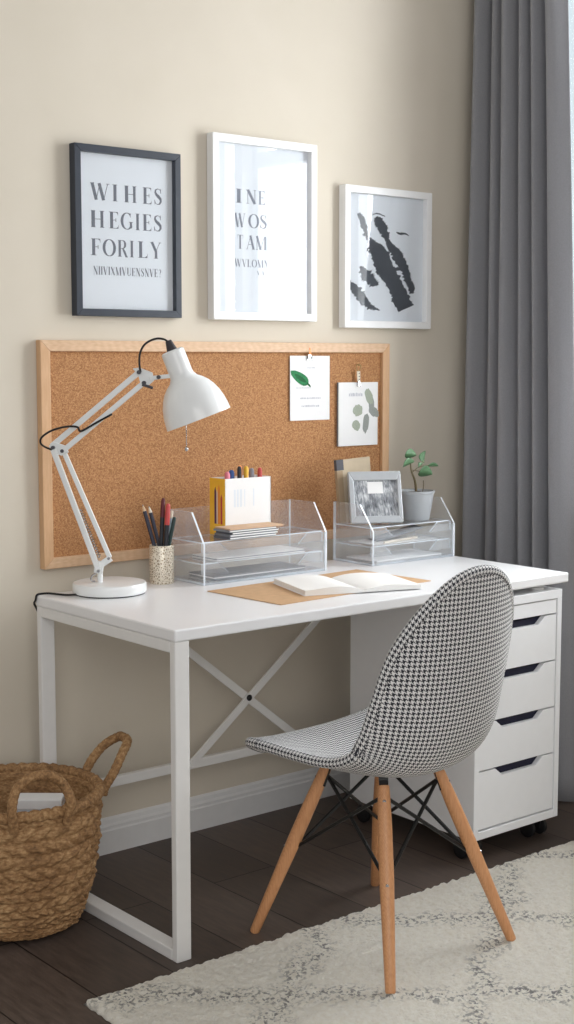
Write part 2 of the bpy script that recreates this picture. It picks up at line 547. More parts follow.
# ------------------------------------------------------------------ drawer cabinet
def make_cabinet():
    x0, x1, y0, y1, z0, z1 = .953, 1.2935, -.700, -.215, .062, .7005
    t = thing('drawer_cabinet', 'white rolling drawer cabinet under the right end of the desk', 'cabinet', ((x0 + x1) / 2, (y0 + y1) / 2, 0))
    th = .018
    obj('carcass', B((x0, x0 + th, y0, y1, z0, z1 - .024), (x1 - th, x1, y0, y1, z0, z1 - .024), (x0, x1, y0, y1, z1 - .024, z1),
                     (x0 + th, x1 - th, y0, y1, z0, z0 + .022), (x0 + th, x1 - th, y1 - .01, y1, z0 + .022, z1 - .024)), M['white_cab'], t, bevel=.0015)
    a, b = x0 + th + .002, x1 - th - .002
    yf = y0 + .003
    zs = [.674, .634, .5045, .3745, .2455, .0865]
    obj('top_panel', B((a, b, yf, yf + .016, zs[1] + .002, zs[0])), M['white_cab'], t, bevel=.001)
    for k in range(1, 5):
        zt, zb = zs[k] - .002, zs[k + 1] + .002
        c = (a + b) / 2 + .01
        poly = [(a, zb), (b, zb), (b, zt), (c + .095, zt), (c + .068, zt - .021), (c - .068, zt - .021), (c - .095, zt), (a, zt)]
        bm = bmesh.new()
        prism(bm, poly, lambda p, q, d: (p, d, q), yf, yf + .016)
        d = obj('drawer', bm, M['white_cab'], t, bevel=.0008)
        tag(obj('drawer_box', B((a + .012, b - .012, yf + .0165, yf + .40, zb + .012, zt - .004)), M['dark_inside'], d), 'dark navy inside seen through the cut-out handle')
    for sx in (x0 + .038, x1 - .036):
        for sy in (y0 + .05, y1 - .05):
            bm = bmesh.new()
            box(bm, sx - .012, sx + .012, sy - .014, sy + .014, .046, z0 + .0005)
            bar(bm, (sx - .0145, sy, .05), (sx - .0145, sy + .006, .022), .02, .004, up=(1, 0, 0))
            bar(bm, (sx + .0145, sy, .05), (sx + .0145, sy + .006, .022), .02, .004, up=(1, 0, 0))
            cs = obj('caster', bm, M['black_rubber'], t, bevel=.001)
            for s in (-1, 1):
                bm = bmesh.new()
                lathe(bm, [(0, -.008), (.018, -.008), (.025, -.005), (.025, .005), (.018, .008), (0, .008)], 24, Matrix.Rotation(rad(90), 4, 'Y'), (sx + s * .0245, sy + .006, .0252))
                obj('wheel', bm, M['black_rubber'], cs, smooth='auto')
    for sx in (x0 + .05, x1 - .055):
        for sy in (y0 + .045, y1 - .06):
            bm = bmesh.new()
            lathe(bm, [(0, 0), (.02, 0), (.02, .005), (.012, .008), (.018, .012), (.018, .0172), (0, .0172)], 24, None, (sx, sy, z1))
            obj('spacer', bm, M['white_metal'], t, smooth='auto')
make_cabinet()

# ------------------------------------------------------------------ chair
def make_chair():
    base = Vector((.443, -.888, 0)); ang = rad(5)
    t = thing('side_chair', 'black and white houndstooth shell chair on splayed wooden legs', 'chair', base, rotz=ang)
    RI = Matrix.Rotation(-ang, 3, 'Z')
    def loc(p): return RI @ (Vector(p) - base)              # world -> chair coordinates
    prof = [(.237, .419), (.234, .436), (.212, .448), (.15, .446), (.05, .434), (-.05, .423), (-.125, .426), (-.180, .449), (-.216, .50), (-.237, .57), (-.251, .65), (-.260, .73), (-.265, .80), (-.268, .848), (-.270, .882)]
    hw = [.205, .212, .220, .229, .234, .236, .235, .231, .226, .218, .208, .196, .184, .175, .168]
    dish = [.006, .008, .012, .02, .032, .048, .066, .078, .082, .080, .072, .060, .048, .040, .036]
    n = 12
    pv = catmull([(p[0], p[1], 0) for p in prof], n)
    hv = catmull([(h, d, 0) for h, d in zip(hw, dish)], n)
    arc = [0]
    for a, b in zip(pv, pv[1:]): arc.append(arc[-1] + (b - a).length)
    L = arc[-1]
    def at(s):
        s = min(max(s, 0), L)
        k = 0
        lo, hi = 0, len(arc) - 1
        while hi - lo > 1:
            mid = (lo + hi) // 2
            if arc[mid] <= s: lo = mid
            else: hi = mid
        f = (s - arc[lo]) / max(1e-9, arc[hi] - arc[lo])
        p = pv[lo].lerp(pv[hi], f); h = hv[lo].lerp(hv[hi], f)
        d = (pv[hi] - pv[lo]).normalized()
        return p, h, d
    def pos(u, v):
        su = abs(u)
        s1 = L - .215 * (1 - (1 - su ** 2.15) ** (1 / 2.15)); s0 = .085 * (1 - (1 - su ** 3.2) ** (1 / 3.2))
        s = s0 + (s1 - s0) * v
        p, h, d = at(s)
        nrm = Vector((d.y, -d.x))                           # towards the sitter
        if nrm.x < 0 and nrm.y < 0: nrm = -nrm
        up = h.y * (su ** 2.2)
        x = u * h.x * (1 - .02 * su)
        return Vector((x, p.x - d.y * -up if False else p.x + (-nrm.x if False else 0) + up * NX(d), p.y + up * NZ(d))), s, u * h.x
    def NX(d): return d.y                                    # profile runs backwards then up: left normal faces the sitter
    def NZ(d): return -d.x
    bm = bmesh.new(); uvl = bm.loops.layers.uv.new('UVMap')
    nu, nv = 44, 96
    g, uvs = [], {}
    for j in range(nv + 1):
        row = []
        for i in range(nu + 1):
            u = -1 + 2 * i / nu
            u = sin(u * pi / 2 * .98) / sin(pi / 2 * .98)
            P, s, a = pos(u, j / nv)
            vtx = bm.verts.new(P); uvs[vtx] = (a, s); row.append(vtx)
        g.append(row)
    for j in range(nv):
        for i in range(nu):
            f = bm.faces.new((g[j][i], g[j][i + 1], g[j + 1][i + 1], g[j + 1][i]))
            for l in f.loops: l[uvl].uv = uvs[l.vert]
    edge = [v.co.copy() for v in g[0]] + [r[-1].co.copy() for r in g[1:]] + [v.co.copy() for v in g[-1][-2::-1]] + [r[0].co.copy() for r in g[-2:0:-1]]
    me = bpy.data.meshes.new('shell'); bm.to_mesh(me); bm.free()
    sh = bpy.data.objects.new('shell', me); COL.objects.link(sh); sh.parent = t; ORIG[sh] = base
    me.materials.append(M['hound'])
    for p in me.polygons: p.use_smooth = True
    so = sh.modifiers.new('solid', 'SOLIDIFY'); so.thickness = .019; so.offset = 0
    # rolled edge with a stitched seam
    bm = bmesh.new(); uvl = bm.loops.layers.uv.new('UVMap')
    m = len(edge); sg = 12
    cen = sum(edge, Vector()) / m
    rings = []; sacc = 0; sl = []
    for i in range(m):
        a, b = edge[(i - 1) % m], edge[(i + 1) % m]
        d = (b - a).normalized()
        j = i
        if i: sacc += (edge[i] - edge[i - 1]).length
        sl.append(sacc)
        ref = Vector((1, 0, 0)) if abs(d.x) < .7 else Vector((0, .6, .8))
        u = d.cross(ref).normalized(); w = d.cross(u)
        rings.append([bm.verts.new(edge[i] + u * (cos(2 * pi * k / sg) * .012) + w * (sin(2 * pi * k / sg) * .012)) for k in range(sg)])
    for i in range(m):
        A, Bq = rings[i], rings[(i + 1) % m]
        # match nearest start to avoid twisting
        best = min(range(sg), key=lambda o: (A[0].co - edge[i] - (Bq[o].co - edge[(i + 1) % m])).length)
        flip = (A[1].co - edge[i] - (Bq[(best + 1) % sg].co - edge[(i + 1) % m])).length > (A[1].co - edge[i] - (Bq[(best - 1) % sg].co - edge[(i + 1) % m])).length
        for k in range(sg):
            o = (lambda q: (best - q) % sg) if flip else (lambda q: (best + q) % sg)
            try: f = bm.faces.new((A[k], A[(k + 1) % sg], Bq[o(k + 1)], Bq[o(k)]))
            except ValueError: continue
            for l, (ss, kk) in zip(f.loops, ((sl[i], k), (sl[i], k + 1), (sl[i] + (edge[(i + 1) % m] - edge[i]).length, k + 1), (sl[i] + (edge[(i + 1) % m] - edge[i]).length, k))):
                l[uvl].uv = (kk * 2 * pi * .012 / sg, ss)
    bmesh.ops.recalc_face_normals(bm, faces=bm.faces)
    me = bpy.data.meshes.new('edge_trim'); bm.to_mesh(me); bm.free()
    tr = bpy.data.objects.new('edge_trim', me); COL.objects.link(tr); tr.parent = t; ORIG[tr] = base
    me.materials.append(M['hound'])
    for p in me.polygons: p.use_smooth = True
    tag(tr, 'rolled houndstooth edge around the shell')
    # legs, braces
    feet = [(.239, -.676, 0), (.244, -1.128, .012), (.645, -1.106, .012), (.659, -.637, 0)]
    tops = [(.357, -.796, .402), (.351, -.990, .402), (.531, -.978, .402), (.537, -.79, .402)]
    def wl(p):                                                # chair coords stored relative to the root
        return loc(p) + base
    ndt = .52
    nodes = [Vector(f).lerp(Vector(tp), ndt) for f, tp in zip(feet, tops)]
    for f, tp in zip(feet, tops):
        bm = bmesh.new()
        f, tp = wl(f), wl(tp)
        ts = [0, .01, .25, .55, .8, .97, 1]
        tube(bm, [f.lerp(tp, k) for k in ts], [.0100, .0112, .0136, .0162, .0158, .0135, .0125], 20)
        lg = obj('leg', bm, M['beech'], t, smooth='auto')
        bm = bmesh.new()
        nd = f.lerp(tp, ndt)
        d = (nd - (base + Vector((0, 0, nd.z)))).normalized()
        tube(bm, [nd + d * .0145, nd + d * .0178], [.0045, .0035], 12)
        tag(obj('screw', bm, M['chrome'], lg, smooth='auto'), 'small steel screw head'); bm = bmesh.new()
        nd2 = f.lerp(tp, .93)
        tube(bm, [nd2 + d * .0125, nd2 + d * .0155], [.005, .004], 12)
        tag(obj('screw', bm, M['chrome'], lg, smooth='auto'), 'small steel screw head')
    for i in range(4):
        for j in ((i + 1) % 4, (i - 1) % 4):
            bm = bmesh.new()
            p = Vector(tops[i]).lerp(Vector(feet[i]), .06); q = nodes[j]
            inw = (Vector((base.x, base.y, p.z)) - p).normalized() * .012
            inw2 = (Vector((base.x, base.y, q.z)) - q).normalized() * .012
            tube(bm, [wl(p + inw), wl(q + inw2)], .0044, 8)
            obj('wire_brace', bm, M['black_wire'], t, smooth='auto')
    bm = bmesh.new()
    for tp, f in zip(tops, feet):
        p = Vector(tp)
        dn = (Vector(f) - p).normalized()
        inw = (Vector((base.x, base.y, p.z)) - p).normalized()
        bar(bm, wl(p + inw * .013 - Vector((0, 0, -.016))), wl(p + inw * .013 + dn * .05), .02, .006, up=inw)
        bar(bm, wl(p + Vector((0, 0, .006))), wl(Vector((base.x, base.y, .402)) + inw * -.02), .02, .008)
    obj('seat_bracket', bm, M['black_wire'], t)
make_chair()

# ------------------------------------------------------------------ curtain
def make_curtain():
    # plan of the folds: (x, y) down the run, at the top and at the hem
    folds = []
    n = 8
    y0, y1 = -.012, -.374
    prof = [(.045, 0), (.062, .05), (.0, .09), (-.03, .15), (.045, .215), (.02, .245), (-.012, .30), (.032, .365), (.0, .40), (-.038, .46), (.045, .545), (.0, .58), (-.026, .61), (.045, .665), (.0, .695), (-.026, .73), (.045, .785), (.0, .82), (-.03, .87), (-.022, .93), (.01, 1.0)]
    bm = bmesh.new()
    top = catmull([(RW - .068 + a, y0 + (y1 - y0) * s, 0) for a, s in prof], 7)
    bot = catmull([(RW - .128 + a * 1.12 - .02 * s, y0 - .01 + (y1 - .178 - y0) * s, 0) for a, s in prof], 7)
    nz = 36
    g = []
    zt, zb = 2.62, .012
    for j in range(nz + 1):
        f = j / nz
        k = f ** .85
        row = []
        for i, (a, b) in enumerate(zip(top, bot)):
            p = a.lerp(b, k)
            wv = .006 * noise.noise((i * .12, f * 2.2, 3)) + .004 * sin(f * 5 + i * .11)
            row.append(bm.verts.new((p.x + wv, p.y + wv * .5, zt + (zb - zt) * f)))
        g.append(row)
    for j in range(nz):
        for i in range(len(top) - 1):
            bm.faces.new((g[j][i], g[j][i + 1], g[j + 1][i + 1], g[j + 1][i]))
    o = obj('curtain', bm, M['curtain'], smooth=True, origin=(RW - .1, -.25, 0))
    so = o.modifiers.new('solid', 'SOLIDIFY'); so.thickness = .003
    tag(o, 'long grey curtain hanging in vertical folds beside the window', 'curtain')
make_curtain()

# ------------------------------------------------------------------ cork board
def ring_frame(bm, x0, x1, z0, z1, y0, y1, w):
    """mitred picture frame in the wall plane"""
    o = [(x0, z0), (x1, z0), (x1, z1), (x0, z1)]; i_ = [(x0 + w, z0 + w), (x1 - w, z0 + w), (x1 - w, z1 - w), (x0 + w, z1 - w)]
    for k in range(4):
        j = (k + 1) % 4
        prism(bm, [o[k], o[j], i_[j], i_[k]], lambda a, b, d: (a, d, b), y0, y1, mi=0)

def make_board():
    x0, x1, z0, z1 = .0758, 1.2822, .7904, 1.3716
    t = thing('cork_board', 'wide cork pinboard in a pale wooden frame on the wall', 'pinboard', ((x0 + x1) / 2, 0, z0))
    w = .028
    for nm, pl, mt in (('frame_rail', [(x0, z0), (x1, z0), (x1 - w, z0 + w), (x0 + w, z0 + w)], 'ash_h'), ('frame_rail', [(x0 + w, z1 - w), (x1 - w, z1 - w), (x1, z1), (x0, z1)], 'ash_h'),
                       ('frame_stile', [(x0, z0), (x0 + w, z0 + w), (x0 + w, z1 - w), (x0, z1)], 'ash_v'), ('frame_stile', [(x1 - w, z0 + w), (x1, z0), (x1, z1), (x1 - w, z1 - w)], 'ash_v')):
        bm = bmesh.new(); prism(bm, pl, lambda a, b, d: (a, d, b), -.024, -.001)
        obj(nm, bm, M[mt], t, bevel=.0015)
    obj('cork_panel', B((x0 + w - .002, x1 - w + .002, -.0135, -.002, z0 + w - .002, z1 - w + .002)), M['cork'], t)
make_board()

# ------------------------------------------------------------------ lettering (thick and thin roman capitals as flat polygons)
def stroke(pts, ws):
    P = [Vector((p[0], p[1])) for p in pts]
    L, R = [], []
    for i, p in enumerate(P):
        d = (P[min(i + 1, len(P) - 1)] - P[max(i - 1, 0)]).normalized()
        nr = Vector((-d.y, d.x)); w = ws[i] if isinstance(ws, (list, tuple)) else ws
        L.append(p + nr * w / 2); R.append(p - nr * w / 2)
    return [[L[i], L[i + 1], R[i + 1], R[i]] for i in range(len(P) - 1)]
def vst(x, w, y0=0, y1=1): return [[(x, y0), (x + w, y0), (x + w, y1), (x, y1)]]
def hst(y, x0, x1, h=.035): return [[(x0, y), (x1, y), (x1, y + h), (x0, y + h)]]
def ser(x, y, w=.24): return hst(y, x - w / 2, x + w / 2, .035)
def arcst(cx, cy, rx, ry, a0, a1, thin, thick, n=14):
    pts, ws = [], []
    for k in range(n + 1):
        a = rad(a0 + (a1 - a0) * k / n)
        pts.append((cx + rx * cos(a), cy + ry * sin(a))); ws.append(thin + (thick - thin) * abs(cos(a)) ** 1.4)
    return stroke(pts, ws)
TK, TN = .19, .04
def glyph(c):
    """polygons and advance width, cap height 1"""
    if c == 'I': return vst(.05, TK) + ser(.145, 0, .3) + ser(.145, .965, .3), .29
    if c == 'H': return vst(.03, TK) + vst(.52, TK * .8) + hst(.48, .2, .55) + ser(.125, 0) + ser(.125, .965) + ser(.6, 0) + ser(.6, .965), .72
    if c == 'E': return vst(.05, TK) + hst(0, .0, .58) + hst(.965, .0, .56) + hst(.49, .2, .42) + [[(.58, 0), (.6, .26), (.55, .1), (.42, .03)], [(.56, 1), (.57, .76), (.52, .9), (.42, .97)], [(.4, .4), (.44, .4), (.44, .62), (.4, .62)]], .62
    if c == 'F': return vst(.05, TK) + ser(.145, 0, .34) + hst(.965, 0, .56) + hst(.49, .2, .42) + [[(.56, 1), (.57, .74), (.52, .9), (.42, .97)], [(.4, .4), (.44, .4), (.44, .62), (.4, .62)]], .6
    if c == 'L': return vst(.05, TK) + ser(.145, .965, .34) + hst(0, 0, .58) + [[(.58, 0), (.6, .3), (.55, .12), (.4, .03)]], .62
    if c == 'O': return arcst(.42, .5, .36, .49, 90, 450, TN, TK, 30), .84
    if c == 'G': return arcst(.42, .5, .36, .49, 50, 330, TN, TK, 24) + vst(.62, TK * .8, .08, .44) + ser(.7, .43, .28) + [[(.64, .98), (.68, .98), (.68, .7), (.64, .8)]], .84
    if c == 'R': return vst(.05, TK) + ser(.145, 0, .32) + hst(.965, 0, .4) + hst(.49, .2, .4) + arcst(.38, .745, .2, .235, -90, 90, TN, TK * .9, 12) + stroke([(.38, .5), (.52, .3), (.66, .02), (.78, 0)], [.1, TK * .9, TK * .8, .04]), .78
    if c == 'P': return vst(.05, TK) + ser(.145, 0, .32) + hst(.965, 0, .4) + hst(.46, .2, .4) + arcst(.38, .73, .2, .25, -90, 90, TN, TK * .9, 12), .62
    if c == 'S':
        pts = [(.47, .8), (.4, .94), (.27, .98), (.13, .9), (.1, .76), (.18, .62), (.32, .5), (.45, .36), (.47, .2), (.38, .06), (.25, .02), (.12, .08), (.06, .24)]
        return stroke(pts, [.04, .04, .04, .1, .13, .17, .2, .17, .13, .1, .04, .04, .04]) + vst(.45, .035, .7, .99) + vst(.045, .035, .02, .3), .55
    if c == 'Y': return stroke([(.1, 1), (.4, .45)], TK) + stroke([(.72, 1), (.42, .45)], TN) + vst(.32, TK, 0, .5) + ser(.41, 0, .3) + ser(.1, .965) + ser(.72, .965, .2), .82
    if c == 'W': return stroke([(.1, 1), (.34, 0)], TK) + stroke([(.34, 0), (.56, 1)], TN) + stroke([(.52, 1), (.78, 0)], TK) + stroke([(.78, 0), (1.04, 1)], TN) + ser(.1, .965) + ser(1.04, .965, .2), 1.12
    if c == 'V': return stroke([(.1, 1), (.38, 0)], TK) + stroke([(.38, 0), (.66, 1)], TN) + ser(.1, .965) + ser(.66, .965, .2), .74
    if c == 'N': return vst(.1, TN) + stroke([(.12, 1), (.62, 0)], TK) + vst(.6, TN) + ser(.12, 0, .2) + ser(.06, .965, .16) + ser(.62, .965, .2), .74
    if c == 'M': return vst(.08, TN) + stroke([(.1, 1), (.42, 0)], TK) + stroke([(.42, 0), (.76, 1)], TN) + vst(.74, TK) + ser(.1, 0, .2) + ser(.83, 0, .3), .98
    if c == 'A': return stroke([(.08, 0), (.4, 1)], TN) + stroke([(.38, 1), (.68, 0)], TK) + hst(.33, .2, .56) + ser(.08, 0, .2) + ser(.68, 0, .28), .78
    if c == 'T': return vst(.28, TK) + ser(.375, 0, .32) + hst(.965, .02, .73) + vst(.02, .03, .74, 1) + vst(.7, .03, .74, 1), .76
    if c == 'U': return vst(.06, TK, .25, 1) + arcst(.37, .27, .24, .26, 180, 360, TN, .12, 10) + vst(.59, TN, .25, 1) + ser(.15, .965) + ser(.61, .965, .2), .74
    if c == 'X': return stroke([(.1, 1), (.62, 0)], TK) + stroke([(.62, 1), (.1, 0)], TN), .72
    if c == '?': return stroke([(.1, .8), (.2, .95), (.38, .9), (.42, .72), (.28, .5), (.26, .3)], [.05, .06, .12, .15, .1, .05]) + vst(.2, .12, 0, .12), .5
    return [], .35
def letters(par, mat, spec, y, z, h):
    """spec: list of (char, x0, x1): each glyph stretched to its own span"""
    bm = bmesh.new(); k = 0
    for c, xa, xb in spec:
        polys, w = glyph(c)
        for pl in polys:
            yy = y - .00002 * (k % 9); k += 1
            vs = [bm.verts.new((xa + (p[0] / w) * (xb - xa), yy, z + p[1] * h)) for p in pl]
            if len(vs) >= 3: bm.faces.new(vs)
    return obj('lettering', bm, M[mat], par)
def spread(text, xa, xb):
    ws = [glyph(c)[1] + .12 for c in text]; tot = sum(ws); out = []; x = xa
    for c, w in zip(text, ws):
        out.append((c, x, x + (w - .12) / tot * (xb - xa))); x += w / tot * (xb - xa)
    return out

def make_print(label, x0, x1, z0, z1, bw, frame_m, paper_m, dep=.028):
    t = thing('framed_print', label, 'picture', ((x0 + x1) / 2, 0, z0))
    bm = bmesh.new(); ring_frame(bm, x0, x1, z0, z1, -dep, -.002, bw)
    obj('frame', bm, M[frame_m], t, bevel=.0012)
    pr = obj('print', B((x0 + bw - .002, x1 - bw + .002, -.0125, -.003, z0 + bw - .002, z1 - bw + .002)), M[paper_m], t)
    obj('glass', B((x0 + bw - .001, x1 - bw + .001, -.0205, -.019, z0 + bw - .001, z1 - bw + .001)), M['picture_glass'], t)
    return t, pr
t, pr = make_print('black framed print with four lines of grey capital letters', .181, .507, 1.434, 1.865, .0185, 'frame_navy', 'paper_blue')
def xm(px): return .2355 + (px - 62) / (472 - 62) * (.4555 - .2355)
letters(pr, 'ink', [(c, xm(a), xm(b)) for c, a, b in (('W', 62, 166), ('I', 186, 212), ('H', 253, 322), ('E', 360, 413), ('S', 424, 472))], -.0127, 1.7295, .0425)
letters(pr, 'ink', [(c, xm(a), xm(b)) for c, a, b in (('H', 62, 136), ('E', 165, 220), ('G', 232, 300), ('I', 316, 338), ('E', 358, 410), ('S', 420, 470))], -.0127, 1.660, .0425)
letters(pr, 'ink', [(c, xm(a), xm(b)) for c, a, b in (('F', 62, 116), ('O', 128, 198), ('R', 212, 268), ('I', 282, 302), ('L', 330, 386), ('Y', 402, 465))], -.0127, 1.589, .0425)
letters(pr, 'ink', spread('NIIVIXMVUENSNVE?', xm(72), xm(468)), -.0127, 1.5405, .021)

t, pr = make_print('tall white framed print with faint capital letters and window glare', .611, .983, 1.4325, 1.9335, .0215, 'frame_white', 'paper_blue', .031)
letters(pr, 'ink_light', [('I', .703, .722), ('N', .738, .775), ('E', .782, .806)], -.0127, 1.754, .038)
letters(pr, 'ink_light', [('W', .697, .735), ('O', .747, .783), ('S', .786, .812), ('P', .836, .858), ('U', .868, .895), ('I', .905, .922)], -.0127, 1.688, .038)
letters(pr, 'ink_light', [('T', .706, .728), ('A', .738, .768), ('M', .772, .812), ('U', .83, .858), ('N', .87, .905)], -.0127, 1.629, .038)
letters(pr, 'ink_light', spread('WVLOMNSIUIVEN', .697, .923), -.0127, 1.580, .021)
letters(pr, 'ink_light', [('V', .777, .787), ('A', .792, .802)], -.0127, 1.559, .011)

t, pr = make_print('white framed abstract print with dark diagonal brush strokes', 1.092, 1.4507, 1.4175, 1.8330, .021, 'frame_white', 'paper_blue', .031)
def q3(x, y):
    u = (x - 95) / 424; a = 75 + 45 * u; b = 805 + 10 * u; v = (y - a) / (b - a)
    return 1.105 + u * .320, 1.809 - v * .367
def brush(bm, pts, seed, jag=5):
    pl = catmull([(p[0], p[1], p[2]) for p in pts], 14)
    prev = None
    for i, p in enumerate(pl):
        a = pl[max(i - 1, 0)]; b = pl[min(i + 1, len(pl) - 1)]
        d = Vector((b.x - a.x, b.y - a.y)).normalized(); nr = Vector((-d.y, d.x))
        row = []
        m = 6
        for k in range(m + 1):
            s = (k / m - .5) * p.z
            if k in (0, m): s += (noise.noise((i * .30, k * 3.3, seed)) * 2.2 + noise.noise((i * .9, k * 2.1, seed + 5)) * 1.6 + random.uniform(-.8, .8)) * jag * min(1, p.z / 30 + .2)
            q = Vector((p.x, p.y)) + nr * s + d * (random.uniform(-2, 2))
            X, Z = q3(q.x, q.y)
            row.append(bm.verts.new((X, -.0127 - .00002 * seed, Z)))
        if prev:
            for k in range(m):
                bm.faces.new((prev[k], prev[k + 1], row[k + 1], row[k]))
        prev = row
bm = bmesh.new()
brush(bm, [(168, 190, 18), (190, 235, 34), (208, 295, 26), (228, 345, 32), (255, 385, 70), (285, 430, 98), (308, 500, 100), (345, 560, 92), (375, 620, 88), (402, 680, 96), (432, 742, 96)], 1)
brush(bm, [(262, 212, 22), (283, 250, 58), (308, 300, 48), (328, 350, 26), (347, 385, 42), (376, 425, 60), (402, 475, 58), (430, 530, 44), (442, 575, 38), (462, 620, 38), (466, 655, 16)], 2)
brush(bm, [(178, 495, 10), (205, 540, 60), (240, 580, 56), (275, 606, 18)], 3, 8)
brush(bm, [(115, 582, 14), (150, 622, 44), (182, 672, 54), (215, 716, 40), (250, 738, 22), (285, 752, 6)], 4)
brush(bm, [(375, 298, 4), (395, 308, 14), (425, 308, 10), (445, 320, 3)], 5, 2)
brush(bm, [(238, 200, 3), (270, 192, 8), (312, 208, 4)], 6, 2)
brush(bm, [(215, 395, 20), (240, 400, 40), (262, 405, 12)], 7, 4)
brush(bm, [(330, 530, 14), (372, 512, 24), (412, 520, 10)], 8, 5)
tag(obj('brush_strokes', bm, M['ink_black'], pr), 'dark grey diagonal brush strokes')

# ------------------------------------------------------------------ cards on the board
def blob(bm, cx, cz, a, b, rot, y, seed=0, n=22, wob=.06, tip=0):
    vs = []
    for k in range(n):
        t_ = 2 * pi * k / n
        r = 1 + wob * noise.noise((cos(t_) * 2, sin(t_) * 2, seed))
        px, pz = a * cos(t_) * r, b * sin(t_) * r * (1 - tip * cos(t_))
        vs.append(bm.verts.new((cx + px * cos(rot) - pz * sin(rot), y, cz + px * sin(rot) + pz * cos(rot))))
    bm.faces.new(vs)
def scribble(par, x0, x1, z, h, y, seed):
    bm = bmesh.new(); r = random.Random(seed); x = x0
    while x < x1:
        w = r.uniform(.002, .0055)
        vs = [bm.verts.new(p) for p in ((x, y, z), (x + w, y, z), (x + w, y, z + h * r.uniform(.6, 1)), (x, y, z + h * r.uniform(.6, 1)))]
        bm.faces.new(vs); x += w + r.uniform(.001, .003)
    obj('small_writing', bm, M['ink_faint'], par)
cd = obj('card', B((.892, 1.043, -.0190, -.0172, 1.147, 1.334)), M['paper_white'], origin=(.967, -.018, 1.147))
tag(cd, 'white card with one green leaf, clipped high on the cork board', 'card')
bm = bmesh.new(); blob(bm, .927, 1.271, .038, .0155, rad(-28), -.0193, 1, tip=-.25); obj('leaf_drawing', bm, M['leaf_ink'], cd)
bm = bmesh.new(); blob(bm, .930, 1.269, .024, .006, rad(-28), -.0195, 2); blob(bm, .962, 1.250, .010, .003, rad(-40), -.0195, 2); tag(obj('leaf_shading', bm, M['leaf_dark'], cd), 'darker green middle of the leaf')
scribble(cd, .915, .965, 1.240, .003, -.0192, 1); scribble(cd, .930, 1.010, 1.209, .005, -.0192, 2); scribble(cd, .935, 1.000, 1.186, .006, -.0192, 3); scribble(cd, .955, .985, 1.298, .003, -.0192, 4)
st = obj('card', B((1.0745, 1.2330, -.0245, -.0172, 1.066, 1.2555)), M['paper_white'], origin=(1.153, -.02, 1.066), bevel=.0006)
tag(st, 'thick white card with grey-green leaf sketches, clipped at right of the board', 'card')
obj('under_sheet', B((1.0735, 1.0748, -.022, -.0172, 1.067, 1.255)), M['grey_paper'], st)
bm = bmesh.new()
blob(bm, 1.196, 1.213, .025, .014, rad(-65), -.0248, 3, wob=.3); blob(bm, 1.150, 1.172, .020, .018, rad(20), -.0248, 4, wob=.4); blob(bm, 1.145, 1.127, .015, .017, rad(60), -.0248, 5, wob=.3)
obj('leaf_drawing', bm, M['leaf_grey'], st)
bm = bmesh.new()
blob(bm, 1.215, 1.168, .026, .014, rad(-40), -.0247, 6, wob=.3); blob(bm, 1.184, 1.133, .012, .030, rad(-8), -.0247, 7, wob=.25); blob(bm, 1.205, 1.196, .012, .024, rad(15), -.02475, 8, wob=.3)
obj('leaf_drawing', bm, M['leaf_grey2'], st)
scribble(st, 1.115, 1.168, 1.214, .012, -.0248, 9)

def make_clip(label, x, z, tall, ytop, clipm, pinm):
    t = thing('bulldog_clip', label, 'clip', (x, ytop, z))
    bm = bmesh.new()
    prism(bm, [(-.010, -.010), (.010, -.010), (.009, .002), (.004, .008), (-.004, .008), (-.009, .002)], lambda a, b, d: (x + a * (.75 if tall else 1), d, z + b), ytop - .005, ytop - .0004)
    obj('jaw', bm, M[clipm], t, bevel=.001)
    bm = bmesh.new()
    if tall:
        prism(bm, [(-.0055, .006), (.0055, .006), (.0065, .036), (-.0065, .036)], lambda a, b, d: (x + a + (b * -.05), d, z + b), ytop - .004, ytop - .001)
        obj('lever', bm, M['cream'], t, bevel=.001)
        bm = bmesh.new()
        for k in range(3): blob(bm, x, z + .011 + k * .009, .002, .002, 0, ytop - .0042)
        tag(obj('dot', bm, M['slate'], t), 'dark dots on the lever')
        bm = bmesh.new()
        tube(bm, catmull([(x - .004, ytop - .003, z + .034), (x - .011, ytop - .004, z + .046), (x - .008, ytop - .004, z + .055), (x + .004, ytop - .004, z + .055), (x + .007, ytop - .004, z + .047), (x, ytop - .003, z + .036)], 5), .0016, 8)
        obj('wire_loop', bm, M[pinm], t, smooth=True)
        bm = bmesh.new(); lathe(bm, [(0, -.004), (.0035, -.003), (.003, 0), (.0012, .001), (.0012, .012)], 12, Matrix.Rotation(rad(-90), 4, 'X'), (x - .001, ytop - .006 + .002, z + .054))
        obj('pin', bm, M[pinm], t, smooth=True)
    else:
        prism(bm, [(-.003, .006), (.003, .006), (.0022, .026), (-.0022, .026)], lambda a, b, d: (x + a, d, z + b), ytop - .0065, ytop - .0045)
        obj('strap', bm, M[pinm], t)
        bm = bmesh.new()
        tube(bm, [(x - .007, ytop - .006, z + .004), (x - .006, ytop - .006, z - .006), (x + .006, ytop - .006, z - .006), (x + .007, ytop - .006, z + .004)], .0013, 8)
        obj('wire_loop', bm, M['slate'], t)
make_clip('small steel clip with copper strap holding the green leaf card', .962, 1.331, False, -.0190, 'chrome', 'copper')
make_clip('pale clip with dotted lever holding the leaf sketch card', 1.152, 1.253, True, -.0245, 'chrome', 'brass')

